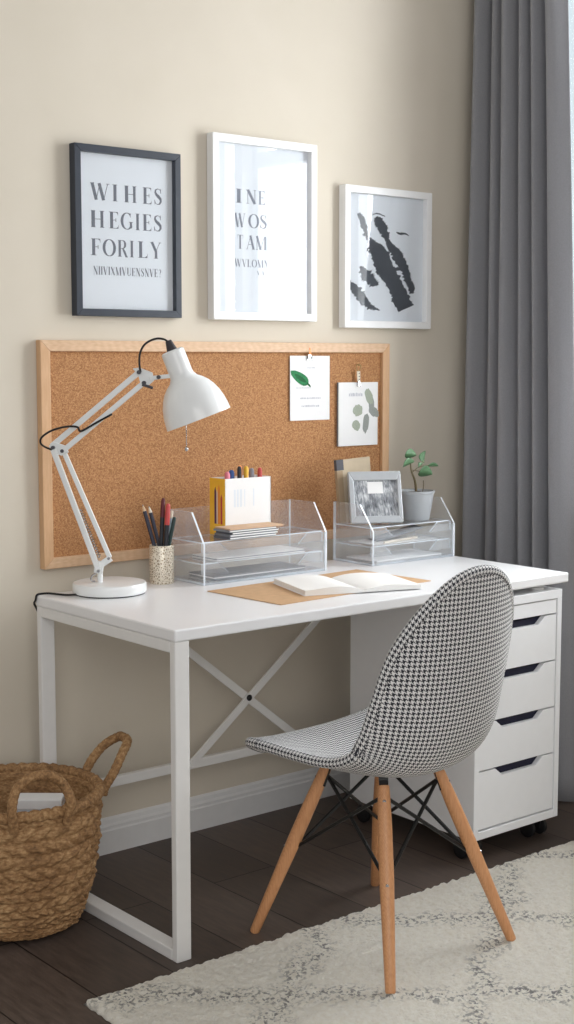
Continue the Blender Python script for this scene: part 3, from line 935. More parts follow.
# ------------------------------------------------------------------ desk lamp
def make_lamp():
    base = Vector((.159, -.199, DZ))
    t = thing('desk_lamp', 'white jointed desk lamp with dome shade and black cable', 'lamp', base)
    P0 = Vector((.138, -.195, 0)); rt = Vector((.7714, -.6363, 0)); fw = Vector((.6363, .7714, 0))
    def L(a, z, d=0): return P0 + rt * a + fw * d + Vector((0, 0, z))
    bm = bmesh.new(); lathe(bm, [(0, 0), (.088, 0), (.0885, .003), (0, .003)], 64, None, base); tag(obj('rubber_foot', bm, M['black_rubber'], t), 'black rubber ring under the base')
    bm = bmesh.new(); lathe(bm, [(0, .003), (.0895, .003), (.0915, .006), (.0915, .024), (.0895, .0275), (.082, .029), (0, .0295)], 64, None, base); obj('base', bm, M['lamp_white'], t, smooth='auto')
    bm = bmesh.new(); tube(bm, [L(-.003, .7735), L(-.003, .806)], .0068, 16); obj('post', bm, M['lamp_white'], t, smooth='auto')
    bm = bmesh.new()
    bar(bm, L(-.008, .796), L(-.002, .826), .022, .012, up=fw); 
    bar(bm, L(-.004, .815), L(.024, .834), .016, .010, up=fw)
    obj('lower_joint', bm, M['lamp_white'], t, bevel=.001)
    bm = bmesh.new(); tube(bm, catmull([L(-.012, .797, -.009), L(-.022, .79, -.009), L(-.024, .779, -.009), L(-.014, .777, -.009)], 5), .0022, 8); tag(obj('wing_screw', bm, M['chrome'], t, smooth='auto'), 'chrome wing screw'); bm = bmesh.new(); tube(bm, [L(-.006, .803, -.014), L(-.006, .803, .014)], .004, 10)
    obj('joint_pin', bm, M['chrome'], t, smooth='auto'); bm = bmesh.new(); tube(bm, [L(.02, .834, -.013), L(.02, .834, .013)], .0035, 10)
    obj('joint_pin', bm, M['chrome'], t, smooth='auto')
    sg = .0065
    def arm(nm, a, b, d, w=.0125):
        bm = bmesh.new(); bar(bm, L(*a, d), L(*b, d), w, w, up=fw); obj(nm, bm, M['lamp_white'], t, bevel=.0015)
    arm('lower_arm', (-.006, .806), (-.1130, 1.104), -sg, .0135)
    arm('lower_arm', (.0206, .834), (-.0895, 1.099), sg, .0115)
    arm('upper_arm', (-.118, 1.111), (.096, 1.290), sg, .0135)
    arm('upper_arm', (-.090, 1.099), (.1109, 1.266), -sg, .0125)
    bm = bmesh.new()
    n = 90
    p, q = L(-.004, .835, .004), L(-.05, .955, .004)
    d = (q - p).normalized(); s = d.cross(fw).normalized()
    tube(bm, [p.lerp(q, k / n) + (fw * cos(k * 1.3) + s * sin(k * 1.3)) * .004 for k in range(n + 1)], .0012, 6)
    tag(obj('spring', bm, M['chrome'], t, smooth=True), 'steel coil spring along the lower arm')
    bm = bmesh.new()
    prism(bm, [(-.124, 1.112), (-.112, 1.122), (-.082, 1.112), (-.076, 1.096), (-.094, 1.088), (-.118, 1.097)], lambda a, b, dd: L(a, b, dd), -.003, .003)
    obj('elbow_plate', bm, M['lamp_white'], t, bevel=.001)
    for a, z in ((-.113, 1.108), (-.090, 1.100)):
        bm = bmesh.new(); tube(bm, [L(a, z, -.016), L(a, z, .016)], .0045, 12); tag(obj('elbow_pin', bm, M['slate'], t, smooth='auto'), 'dark pivot pin at the elbow')
    bm = bmesh.new()
    prism(bm, [(.084, 1.301), (.100, 1.303), (.132, 1.291), (.136, 1.272), (.118, 1.256), (.103, 1.262), (.098, 1.282)], lambda a, b, dd: L(a, b, dd), -.004, .004)
    bar(bm, L(.125, 1.277), L(.176, 1.283), .010, .014, up=fw)
    obj('head_bracket', bm, M['lamp_white'], t, bevel=.001)
    for a, z in ((.100, 1.292), (.112, 1.266), (.148, 1.280)):
        bm = bmesh.new(); tube(bm, [L(a, z, -.018), L(a, z, .018)], .005, 12); tag(obj('head_screw', bm, M['slate'], t, smooth='auto'), 'dark screw at the lamp head')
    bm = bmesh.new(); tube(bm, [L(.108, 1.262, -.016), L(.134, 1.254, -.016)], .0035, 8); tag(obj('screw_wing', bm, M['slate'], t, smooth='auto'), 'dark wing of the head screw')
    # shade: axis tilted in the arm plane
    tip = L(.1803, 1.3445); rim = L(.2446, 1.1766)
    ax = (rim - tip).normalized()
    tip = rim - ax * ((rim - tip).length)
    R = Vector((0, 0, 1)).rotation_difference(ax).to_matrix().to_4x4()
    H = (rim - tip).length
    prof = [(.0, 0), (.024, .0), (.0285, .003), (.029, .012), (.029, .058), (.0305, .066), (.036, .0755), (.047, .084), (.0575, .095), (.0665, .109), (.0745, .127), (.0795, .146), (.082, .163), (.083, H)]
    prof = prof + [(r - .002, z) for r, z in prof[::-1] if r > .02]
    bm = bmesh.new(); lathe(bm, prof, 56, R, tip)
    shd = obj('shade', bm, M['lamp_white'], t, smooth='auto')
    bm = bmesh.new(); lathe(bm, [(0, -.026), (.007, -.026), (.0085, -.022), (.0125, -.004), (.0135, .001), (0, .001)], 24, R, tip); tag(obj('socket_cap', bm, M['dark_cap'], t, smooth='auto'), 'dark cap on top of the shade')
    bm = bmesh.new(); lathe(bm, [(0, .06), (.012, .06), (.014, .08), (.028, .105), (.03, .12), (.022, .138), (0, .146)], 24, R, tip); obj('bulb', bm, M['frame_white'], t, smooth=True)
    bm = bmesh.new()
    z0, z1 = 1.178, 1.108
    tube(bm, [L(.2146, 1.2, -.02), L(.2148, z1, -.02)], .0011, 6)
    for k in range(12): lathe(bm, [(0, -.0018), (.0018, 0), (0, .0018)], 8, None, L(.2148, z1 + k * .0055, -.02))
    lathe(bm, [(0, -.006), (.0035, -.004), (.005, 0), (.0035, .004), (0, .006)], 14, None, L(.2148, z1 - .003, -.02))
    tag(obj('pull_chain', bm, M['chrome'], t, smooth=True), 'thin pull chain with a small ball')
    # cable
    bm = bmesh.new(); c = -.012
    tube(bm, catmull([L(.104, 1.292, c), L(.1015, 1.315, c), L(.104, 1.340, c), L(.117, 1.361, c), L(.140, 1.3725, c * .6), L(.158, 1.3725, 0), L(.1695, 1.367, 0)], 7), .0027, 8)
    obj('cord', bm, M['black_wire'], t, smooth=True)
    bm = bmesh.new()
    tube(bm, catmull([L(.034, 1.1905, -.016), L(-.003, 1.1705, -.017), L(-.0417, 1.149, -.018), L(-.05, 1.158, -.016), L(-.0672, 1.1606, -.018), L(-.095, 1.1565, -.02), L(-.1184, 1.1480, -.02), L(-.138, 1.134, -.018), L(-.1425, 1.121, -.014), L(-.134, 1.111, -.01), L(-.115, 1.103, -.012)], 7), .0026, 8)
    obj('cord', bm, M['black_wire'], t, smooth=True)
    bm = bmesh.new()
    tube(bm, catmull([(.072, -.19, DZ + .004), (.052, -.175, DZ + .003), (.040, -.150, DZ + .003), (.030, -.125, DZ + .003), (.012, -.118, DZ + .0029), (-.001, -.119, DZ + .001), (-.004, -.117, DZ - .012), (-.002, -.107, DZ - .022), (.008, -.104, DZ - .04), (.022, -.1025, DZ - .08), (.022, -.1025, .5), (.022, -.103, .30)], 7), .0026, 8)
    obj('cord', bm, M['black_wire'], t, smooth=True)
make_lamp()

# ------------------------------------------------------------------ pencil cup
CUP = Vector((.350, -.150, DZ))
def make_cup():
    bm = bmesh.new()
    lathe(bm, [(0, 0), (.031, 0), (.0322, .002), (.0322, .098), (.0310, .100), (.0298, .098), (.0298, .005), (0, .005)], 48, None, CUP)
    tag(obj('pencil_cup', bm, M['cup'], smooth='auto', origin=CUP), 'champagne metal mesh cup of pencils beside the lamp', 'pencil cup')
make_cup()
def pencil(name, label, cat, foot, top, r, body, tipm, tipl=.016, tip2=None, kind='cone', group=None, bands=None):
    f, tp = Vector(foot), Vector(top)
    t = thing(name, label, cat, foot, group)
    d = (tp - f).normalized(); L = (tp - f).length
    bm = bmesh.new(); tube(bm, [f, tp - d * tipl], r, 6 if kind == 'cone' else 12); obj('barrel', bm, M[body], t, smooth=False if kind == 'cone' else 'auto')
    if kind == 'cone':
        bm = bmesh.new(); tube(bm, [tp - d * tipl, tp - d * .004], [r * .98, r * .35], 12); obj('tip', bm, M[tipm], t, smooth='auto')
        bm = bmesh.new(); tube(bm, [tp - d * .004, tp], [r * .35, r * .05], 8); obj('lead', bm, M[tip2 or 'graphite'], t, smooth='auto')
    else:
        bm = bmesh.new(); tube(bm, [tp - d * tipl, tp - d * tipl * .12, tp], [r * 1.06, r * .95, r * .55], 12); obj('cap', bm, M[tipm], t, smooth='auto')
    return t
# image-facing axes used only to lay the pens out in the cup
rx, ry = .7714, -.6363
def cupp(a, d, h): return (CUP.x + rx * a + .6363 * d, CUP.y + ry * a + .7714 * d, DZ + h)
pencil('pencil', 'navy pencil leaning furthest left in the metal cup', 'pencil', cupp(.006, -.006, .007), cupp(-.048, .0, .205), .0050, 'navy', 'woodtip', .018, 'grey')
pencil('pencil', 'navy pencil second from left in the metal cup', 'pencil', cupp(.016, .006, .007), cupp(-.033, .010, .200), .0050, 'navy', 'cream', .018, 'grey')
pencil('pen', 'tallest black pen with maroon top in the metal cup', 'pen', cupp(-.006, -.008, .007), cupp(.006, -.004, .222), .0056, 'graphite', 'maroon', .05, kind='cap')
pencil('pen', 'black pen with red and coral cap in the metal cup', 'pen', cupp(.006, -.012, .007), cupp(.019, -.010, .208), .0064, 'graphite', 'red', .055, kind='cap')
pencil('pen', 'slim pale blue pen behind the red capped pen in the cup', 'pen', cupp(-.004, .018, .007), cupp(.027, .012, .188), .0042, 'paleblue', 'cream', .02, kind='cap')
pencil('pen', 'dark green pen at far right in the metal cup', 'pen', cupp(.0, -.004, .007), cupp(.034, .002, .172), .005, 'darkgreen', 'darkgreen', .02, kind='cap')

# ------------------------------------------------------------------ acrylic organisers
def panel(name, poly, fn, d0, d1, parent):
    """clear sheet cut to poly; edge highlights painted white on its rim and a border strip"""
    bm = bmesh.new()
    a = [bm.verts.new(fn(p[0], p[1], d0)) for p in poly]; b = [bm.verts.new(fn(p[0], p[1], d1)) for p in poly]
    n = len(poly)
    bm.faces.new(a).material_index = 0; bm.faces.new(b[::-1]).material_index = 0
    for i in range(n):
        j = (i + 1) % n
        bm.faces.new((a[i], b[i], b[j], a[j])).material_index = 1
    big = [f for f in bm.faces if f.material_index == 0]
    r = bmesh.ops.inset_individual(bm, faces=big, thickness=.0034, depth=0)
    for f in r['faces']: f.material_index = 1
    for f in big: f.material_index = 0
    return obj(name, bm, [M['acrylic'], M['acrylic_glint']], parent)

def make_organizer(label, x0, x1, yf, yb, hf, hb, shelves):
    t = thing('desk_organizer', label, 'organizer', ((x0 + x1) / 2, (yf + yb) / 2, DZ))
    th = .0055; z = DZ + .0005
    fl = yf + (yb - yf) * .33
    side = [(yf, z), (yb, z), (yb, z + hb), (fl, z + hb), (yf, z + hf)]
    for xa in (x0, x1 - th):
        panel('side_panel', side, lambda a, b, d: (d, a, b), xa, xa + th, t)
    xi0, xi1 = x0 + th + .0003, x1 - th - .0003
    panel('back_panel', [(xi0, z), (xi1, z), (xi1, z + hb), (xi0, z + hb)], lambda a, b, d: (a, d, b), yb - th, yb, t)
    panel('base_panel', [(xi0, yf + th), (xi1, yf + th), (xi1, yb - th), (xi0, yb - th)], lambda a, b, d: (a, b, d), z, z + th, t)
    panel('front_panel', [(xi0, z), (xi1, z), (xi1, z + hf), (xi0, z + hf)], lambda a, b, d: (a, d, b), yf, yf + th, t)
    for sz in shelves:
        s = panel('shelf', [(xi0, yf + th + .012), (xi1, yf + th + .012), (xi1, yb - th - .0003), (xi0, yb - th - .0003)], lambda a, b, d: (a, b, d), DZ + sz, DZ + sz + .003, t)
        h = .026; c0, c1 = .055, .075
        for lip in ([(xi0, DZ + sz - h), (xi0 + c0 + .03, DZ + sz - h), (xi0 + c0, DZ + sz), (xi0, DZ + sz)], [(xi1 - c0 - .03, DZ + sz - h), (xi1, DZ + sz - h), (xi1, DZ + sz), (xi1 - c0, DZ + sz)]):
            panel('scooped_lip', lip, lambda a, b, d: (a, d, b), yf + th + .006, yf + th + .0115, s)
    return t
O1 = (.402, .822, -.262, -.105)
make_organizer('clear acrylic letter tray holding stacked notebooks, nearer the lamp', *O1, .106, .185, (.052, .107))
O2 = (.972, 1.303, -.285, -.118)
make_organizer('clear acrylic letter tray holding the potted plant, at desk right', *O2, .097, .170, (.050, .104))

def sheet(name, label, cat, cx, cy, z, w, d, h, ang, mat, group=None, bev=.0005):
    bm = bmesh.new(); box(bm, -w / 2, w / 2, -d / 2, d / 2, 0, h, rotz_about(cx, cy, z, ang))
    return tag(obj(name, bm, M[mat], origin=(cx, cy, z), bevel=bev), label, cat, group)
# stack on the top shelf of the left organiser
z = DZ + .107 + .0034
names = [('notebook', 'dark grey notebook at the bottom of the stack in the letter tray', 'dark_paper', .0062), ('notebook', 'grey notebook lying second from the bottom of the stack', 'grey_paper', .0060),
         ('notebook', 'slate notebook third from the bottom of the stack in the letter tray', 'dark_paper', .0058), ('notebook', 'pale grey notebook just under the kraft pad', 'grey_paper', .0052), ('notepad', 'kraft brown notepad on top of the grey notebook stack', 'kraft_light', .0040)]
for k, (nm, lb, mt, h) in enumerate(names):
    cx, cy, a = .572 + .004 * ((k * 7) % 3) + (.012 if k == 4 else 0), -.2165, rad((1, -1, 1.2, .5, -1.2)[k])
    w = .158 if k < 4 else .178
    o = sheet(nm, lb, 'notebook' if k < 4 else 'notepad', cx, cy, z, w, .068, h, a, mt)
    if k < 4:
        bm = bmesh.new(); box(bm, -w / 2 + .003, w / 2 + .0008, -.0348, .032, h * .22, h * .74, rotz_about(cx, cy, z, a)); obj('page_block', bm, M['paper_white'], o)
    z += h + .0003
# loose sheets in the lower trays
z = DZ + .052 + .0032
for k in range(3):
    sheet('paper', ['white paper lying lowest on the middle shelf of the letter tray', 'grey sheet between two white papers on the middle shelf', 'topmost white paper on the middle shelf of the letter tray'][k], 'paper', .615, -.180, z, .30, .110, .0022, rad(.5 * k - .5), ['paper_white', 'grey_paper', 'paper_white'][k]); z += .0026
z = DZ + .0063
for k in range(3):
    sheet('paper', ['grey folder lowest on the floor of the letter tray', 'white paper on the grey folder in the letter tray', 'pale grey sheet topmost on the floor of the letter tray'][k], 'paper', .612, -.178, z, .31, .112, .0028, rad(.4 - .4 * k), ['grey_paper', 'paper_white', 'grey_paper'][k]); z += .0031

# marker box on the top shelf, behind the notebooks
def make_marker_box():
    x0, x1, y0, y1, z0, h = .535, .692, -.1780, -.1115, DZ + .1104, .152
    t = thing('marker_box', 'white box with yellow end holding felt pens, behind the notebooks', 'box', ((x0 + x1) / 2, (y0 + y1) / 2, z0))
    th = .0015
    obj('box_wall', B((x0, x1, y0, y0 + th, z0, z0 + h), (x0, x1, y1 - th, y1, z0, z0 + h), (x1 - th, x1, y0, y1, z0, z0 + h), (x0, x1, y0, y1, z0, z0 + th)), M['paper_white'], t)
    e = tag(obj('end_panel', B((x0 - .001, x0 + th, y0, y1, z0, z0 + h)), M['yellow'], t), 'yellow printed end')
    for k, (a, b, zz, m) in enumerate(((-.158, -.148, .125, 'orange'), (-.1475, -.142, .112, 'cream'), (-.1415, -.133, .118, 'purple'), (-.168, -.160, .10, 'red'))):
        bm = bmesh.new()
        vs = [bm.verts.new(p) for p in ((x0 - .0012, a, z0 + .03), (x0 - .0012, b, z0 + .03), (x0 - .0012, b, z0 + zz), (x0 - .0012, (a + b) / 2, z0 + zz + .012), (x0 - .0012, a, z0 + zz))]
        bm.faces.new(vs); obj('printed_crayon', bm, M[m], e)
    for k, (a, b) in enumerate(((.565, .571), (.575, .581), (.585, .592), (.600, .603), (.630, .634))):
        bm = bmesh.new(); vs = [bm.verts.new(p) for p in ((a, y0 - .0003, z0 + .075), (b, y0 - .0003, z0 + .075), (b, y0 - .0003, z0 + .122), (a, y0 - .0003, z0 + .122))]
        bm.faces.new(vs); tag(obj('printed_bar', bm, M['paper_blue'], t), 'faint pale blue printed bar')
    pens = [(.563, 1.024, 'pink', .0075, 'pink felt pen at the left end of the marker box'), (.586, 1.027, 'blue', .0085, 'blue felt pen second from left in the marker box'), (.604, 1.037, 'graphite', .006, 'black felt pen between the blue and the yellow pens'),
            (.615, 1.038, 'orange', .0065, 'orange felt pen standing tallest in the marker box'), (.627, 1.036, 'yellow', .0065, 'yellow felt pen right of the orange one in the box'), (.655, 1.029, 'grey', .0075, 'grey felt pen near the right of the marker box'), (.674, 1.030, 'red', .0065, 'red felt pen at the right end of the marker box')]
    for k, (x, zt, m, r, lb) in enumerate(pens):
        y = -.152 + .012 * (k % 2)
        p = thing('felt_pen', lb, 'pen', (x, y, z0 + th))
        bm = bmesh.new(); tube(bm, [(x, y, z0 + th + .0003), (x, y, z0 + .10)], r * .92, 14); obj('barrel', bm, M['cream'], p, smooth='auto')
        bm = bmesh.new(); tube(bm, [(x, y, z0 + .10), (x, y, zt - .008), (x, y, zt - .002), (x, y, zt)], [r, r * .98, r * .75, r * .4], 14); obj('cap', bm, M[m], p, smooth='auto')
make_marker_box()

# right organiser: notebook, leaning photo, pot, pencil
def make_tan():
    Mx = Matrix.Translation((1.046, -.137, DZ + .1110)) @ Matrix.Rotation(rad(-4), 4, 'X') @ Matrix.Rotation(rad(-2.5), 4, 'Y')
    bm = bmesh.new(); box(bm, -.066, .066, -.005, .005, 0, .182, Mx)
    t = obj('notebook', bm, M['tan_card'], origin=(1.046, -.137, DZ + .1110), bevel=.0012)
    tag(t, 'tan notebook with a dark corner standing behind the small photo', 'notebook')
    bm = bmesh.new(); box(bm, -.0666, -.040, -.0056, .0054, .152, .1826, Mx); tag(obj('corner_patch', bm, M['slate'], t), 'dark slate corner')
    bm = bmesh.new(); box(bm, -.0664, -.0448, -.0052, .0052, .002, .151, Mx); tag(obj('spine_band', bm, M['tan_dark'], t), 'browner band along the spine')
make_tan()
def make_photo():
    c = Vector((1.050, -.220, DZ + .1115))
    t = thing('photo_frame', 'small silver frame with a black and white photo leaning in the tray', 'photo frame', c)
    Mx = Matrix.Translation(c) @ Matrix.Rotation(rad(-27), 4, 'Z') @ Matrix.Rotation(rad(-15), 4, 'X')
    w, h = .078, .150
    bm = bmesh.new()
    vo = [(-w, 0), (w, 0), (w, h), (-w, h)]; vi = [(-w + .015, .020), (w - .012, .020), (w - .012, h - .026), (-w + .015, h - .026)]
    for k in range(4):
        j = (k + 1) % 4
        prism(bm, [vo[k], vo[j], vi[j], vi[k]], lambda a, b, d: Mx @ Vector((a, d, b)), -.006, .012)
    obj('frame', bm, M['silver_frame'], t, bevel=.002)
    bm = bmesh.new(); box(bm, -w + .013, w - .010, .001, .004, .018, h - .024, Mx); ph = obj('photograph', bm, M['photo'], t)
    bm = bmesh.new(); box(bm, -.022, .024, .0002, .0009, .086, .120, Mx); tag(obj('bright_patch', bm, M['paper_white'], ph), 'bright white area of the photo')
    bm = bmesh.new(); box(bm, -w + .004, w - .004, .012, .0145, .004, h - .004, Mx); obj('backing', bm, M['grey_paper'], t)
make_photo()
def make_plant():
    c = Vector((1.228, -.2, DZ + .1076))
    t = thing('potted_plant', 'small leafy seedling in a grey pot standing in the letter tray', 'plant', c)
    bm = bmesh.new(); lathe(bm, [(0, 0), (.036, 0), (.038, .002), (.0505, .078), (.0535, .079), (.054, .086), (.050, .0865), (.0475, .076), (.044, .06), (0, .058)], 48, None, c); obj('pot', bm, M['pot_grey'], t, smooth='auto')
    bm = bmesh.new()
    n = 28; r0 = .0472
    cv = bm.verts.new(c + Vector((0, 0, .081))); rings = []
    for j in range(1, 8):
        rr = r0 * j / 7
        rings.append([bm.verts.new(c + Vector((rr * cos(2 * pi * k / n), rr * sin(2 * pi * k / n), .0785 + .003 * noise.noise((rr * 90 * cos(2 * pi * k / n), rr * 90 * sin(2 * pi * k / n), 2))))) for k in range(n)])
    for k in range(n): bm.faces.new((cv, rings[0][k], rings[0][(k + 1) % n]))
    for a, b in zip(rings, rings[1:]):
        for k in range(n): bm.faces.new((a[k], a[(k + 1) % n], b[(k + 1) % n], b[k]))
    obj('soil', bm, M['soil'], t, smooth=True)
    y = -.2
    bm = bmesh.new()
    S = [(1.226, y, .932), (1.220, y - .003, .955), (1.214, y - .004, .972), (1.206, y - .002, .992), (1.203, y, 1.006), (1.202, y + .002, 1.030)]
    tube(bm, catmull(S, 5), [.0042 - .0024 * k / 25 for k in range(26)], 8)
    st = obj('stem', bm, M['stem'], t, smooth=True)
    bm = bmesh.new()
    for a in ([(1.250, y - .002, .932), (1.253, y - .003, .95), (1.252, y - .003, .967)], [(1.206, y - .002, .993), (1.220, y - .006, 1.004), (1.236, y - .008, 1.013), (1.248, y - .006, 1.026)], [(1.206, y, 1.000), (1.235, y - .004, .995), (1.246, y - .006, .992)], [(1.228, y - .006, 1.008), (1.262, y, 1.010), (1.282, y + .002, 1.010)], [(1.203, y, 1.010), (1.196, y - .004, 1.020)]):
        tube(bm, catmull(a, 5), .0013, 6)
    obj('twig', bm, M['stem'], t, smooth=True)
    def leaf(cx, cz, L, wd, ang, tilt, dy=0, cup=.25):
        bm = bmesh.new()
        nl, nw = 10, 6; g = []
        Mx = Matrix.Translation((cx, y + dy, cz)) @ Matrix.Rotation(-ang, 4, 'Y') @ Matrix.Rotation(tilt, 4, 'X')
        for i in range(nl + 1):
            s = i / nl
            ww = wd * (sin(pi * min(1, s * .96 + .02)) ** .75) * (1.1 - .25 * s)
            row = []
            for k in range(nw + 1):
                q = k / nw * 2 - 1
                row.append(bm.verts.new(Mx @ Vector(((s - .5) * L, abs(q) * ww * cup - .12 * L * (s - .5) ** 2, q * ww / 2 * 1))))
            g.append(row)
        for i in range(nl):
            for k in range(nw): bm.faces.new((g[i][k], g[i + 1][k], g[i + 1][k + 1], g[i][k + 1]))
        o = obj('leaf', bm, M['leaf'], t, smooth=True)
        so = o.modifiers.new('solid', 'SOLIDIFY'); so.thickness = .0008
    leaf(1.200, 1.046, .044, .032, rad(-8), rad(20), -.002)
    leaf(1.187, 1.020, .046, .034, rad(14), rad(35), -.006)
    leaf(1.253, 1.037, .036, .040, rad(80), rad(20), -.006)
    leaf(1.233, 1.013, .020, .020, rad(30), rad(20), -.010)
    leaf(1.256, .990, .054, .040, rad(-10), rad(30), -.008)
    leaf(1.297, 1.009, .042, .018, rad(-4), rad(45), .002)
make_plant()
pencil('pencil', 'natural wood pencil with dark end lying in the right letter tray', 'pencil', (1.045, -.255, DZ + .0588), (1.215, -.225, DZ + .0588), .0042, 'cream', 'graphite', .012)
sheet('paper', 'white paper on the floor of the plant letter tray', 'paper', 1.138, -.200, DZ + .0063, .26, .13, .004, 0, 'paper_white')
sheet('paper', 'white paper lying under the pencil in the plant letter tray', 'paper', 1.14, -.195, DZ + .0534, .25, .12, .001, rad(1), 'paper_white')
def make_curl():
    bm = bmesh.new(); prev = None
    for i in range(13):
        s = i / 12
        p = Vector((1.06 + .17 * s, -.21 - .02 * s, DZ + .0562 + .030 * s * s + .006 * sin(s * 3)))
        row = [bm.verts.new(p), bm.verts.new(p + Vector((.008, .06, .002)))]
        if prev: bm.faces.new((prev[0], row[0], row[1], prev[1]))
        prev = row
    o = obj('leaflet', bm, M['grey_paper'], smooth=True, origin=(1.14, -.2, DZ + .056))
    so = o.modifiers.new('solid', 'SOLIDIFY'); so.thickness = .0008
    tag(o, 'grey curled leaflet behind the pencil in the plant letter tray', 'leaflet')
make_curl()

# ------------------------------------------------------------------ desk pad and open book
sheet('desk_pad', 'kraft brown desk pad lying under the open book', 'desk pad', .632, -.459, DZ + .0003, .535, .272, .002, rad(3.5), 'kraft', bev=.0006)
def make_book():
    c = Vector((.676, -.506, DZ + .0026)); ang = rad(72)
    dv = Vector((cos(ang), sin(ang), 0)); ev = Vector((-sin(ang), cos(ang), 0))   # dv along the gutter (away), ev to the left
    t = thing('open_book', 'open book with blank white pages lying on the kraft pad', 'book', c)
    H, Wd = .212, .158
    def prof(s): return .0045 + .020 * (sin(min(1, s * 1.25) * pi * .62) ** .8) * (1 - .55 * s) if s > 0 else .0035
    for side in (1, -1):
        bm = bmesh.new(); n = 18; up = []; dn = []
        for i in range(n + 1):
            s = i / n
            zz = prof(s) * (1 if side == 1 else .8)
            for lst, zv in ((up, zz), (dn, .0016)):
                a = c + ev * (side * s * Wd) - dv * (H / 2) + Vector((0, 0, zv)); b = c + ev * (side * s * Wd) + dv * (H / 2) + Vector((0, 0, zv))
                lst.append((bm.verts.new(a), bm.verts.new(b)))
        for i in range(n):
            bm.faces.new((up[i][0], up[i + 1][0], up[i + 1][1], up[i][1])); bm.faces.new((dn[i][0], dn[i][1], dn[i + 1][1], dn[i + 1][0]))
            bm.faces.new((up[i][0], dn[i][0], dn[i + 1][0], up[i + 1][0])); bm.faces.new((up[i][1], up[i + 1][1], dn[i + 1][1], dn[i][1]))
        bm.faces.new((up[n][0], dn[n][0], dn[n][1], up[n][1])); bm.faces.new((up[0][0], up[0][1], dn[0][1], dn[0][0]))
        obj('page_block', bm, M['page'], t, smooth='auto')
    bm = bmesh.new()
    R = Matrix.Translation(c) @ Matrix.Rotation(ang, 4, 'Z')
    box(bm, -H / 2 - .002, H / 2 + .002, -Wd - .003, Wd + .003, 0, .0015, R); obj('cover', bm, M['paper_white'], t)
make_book()

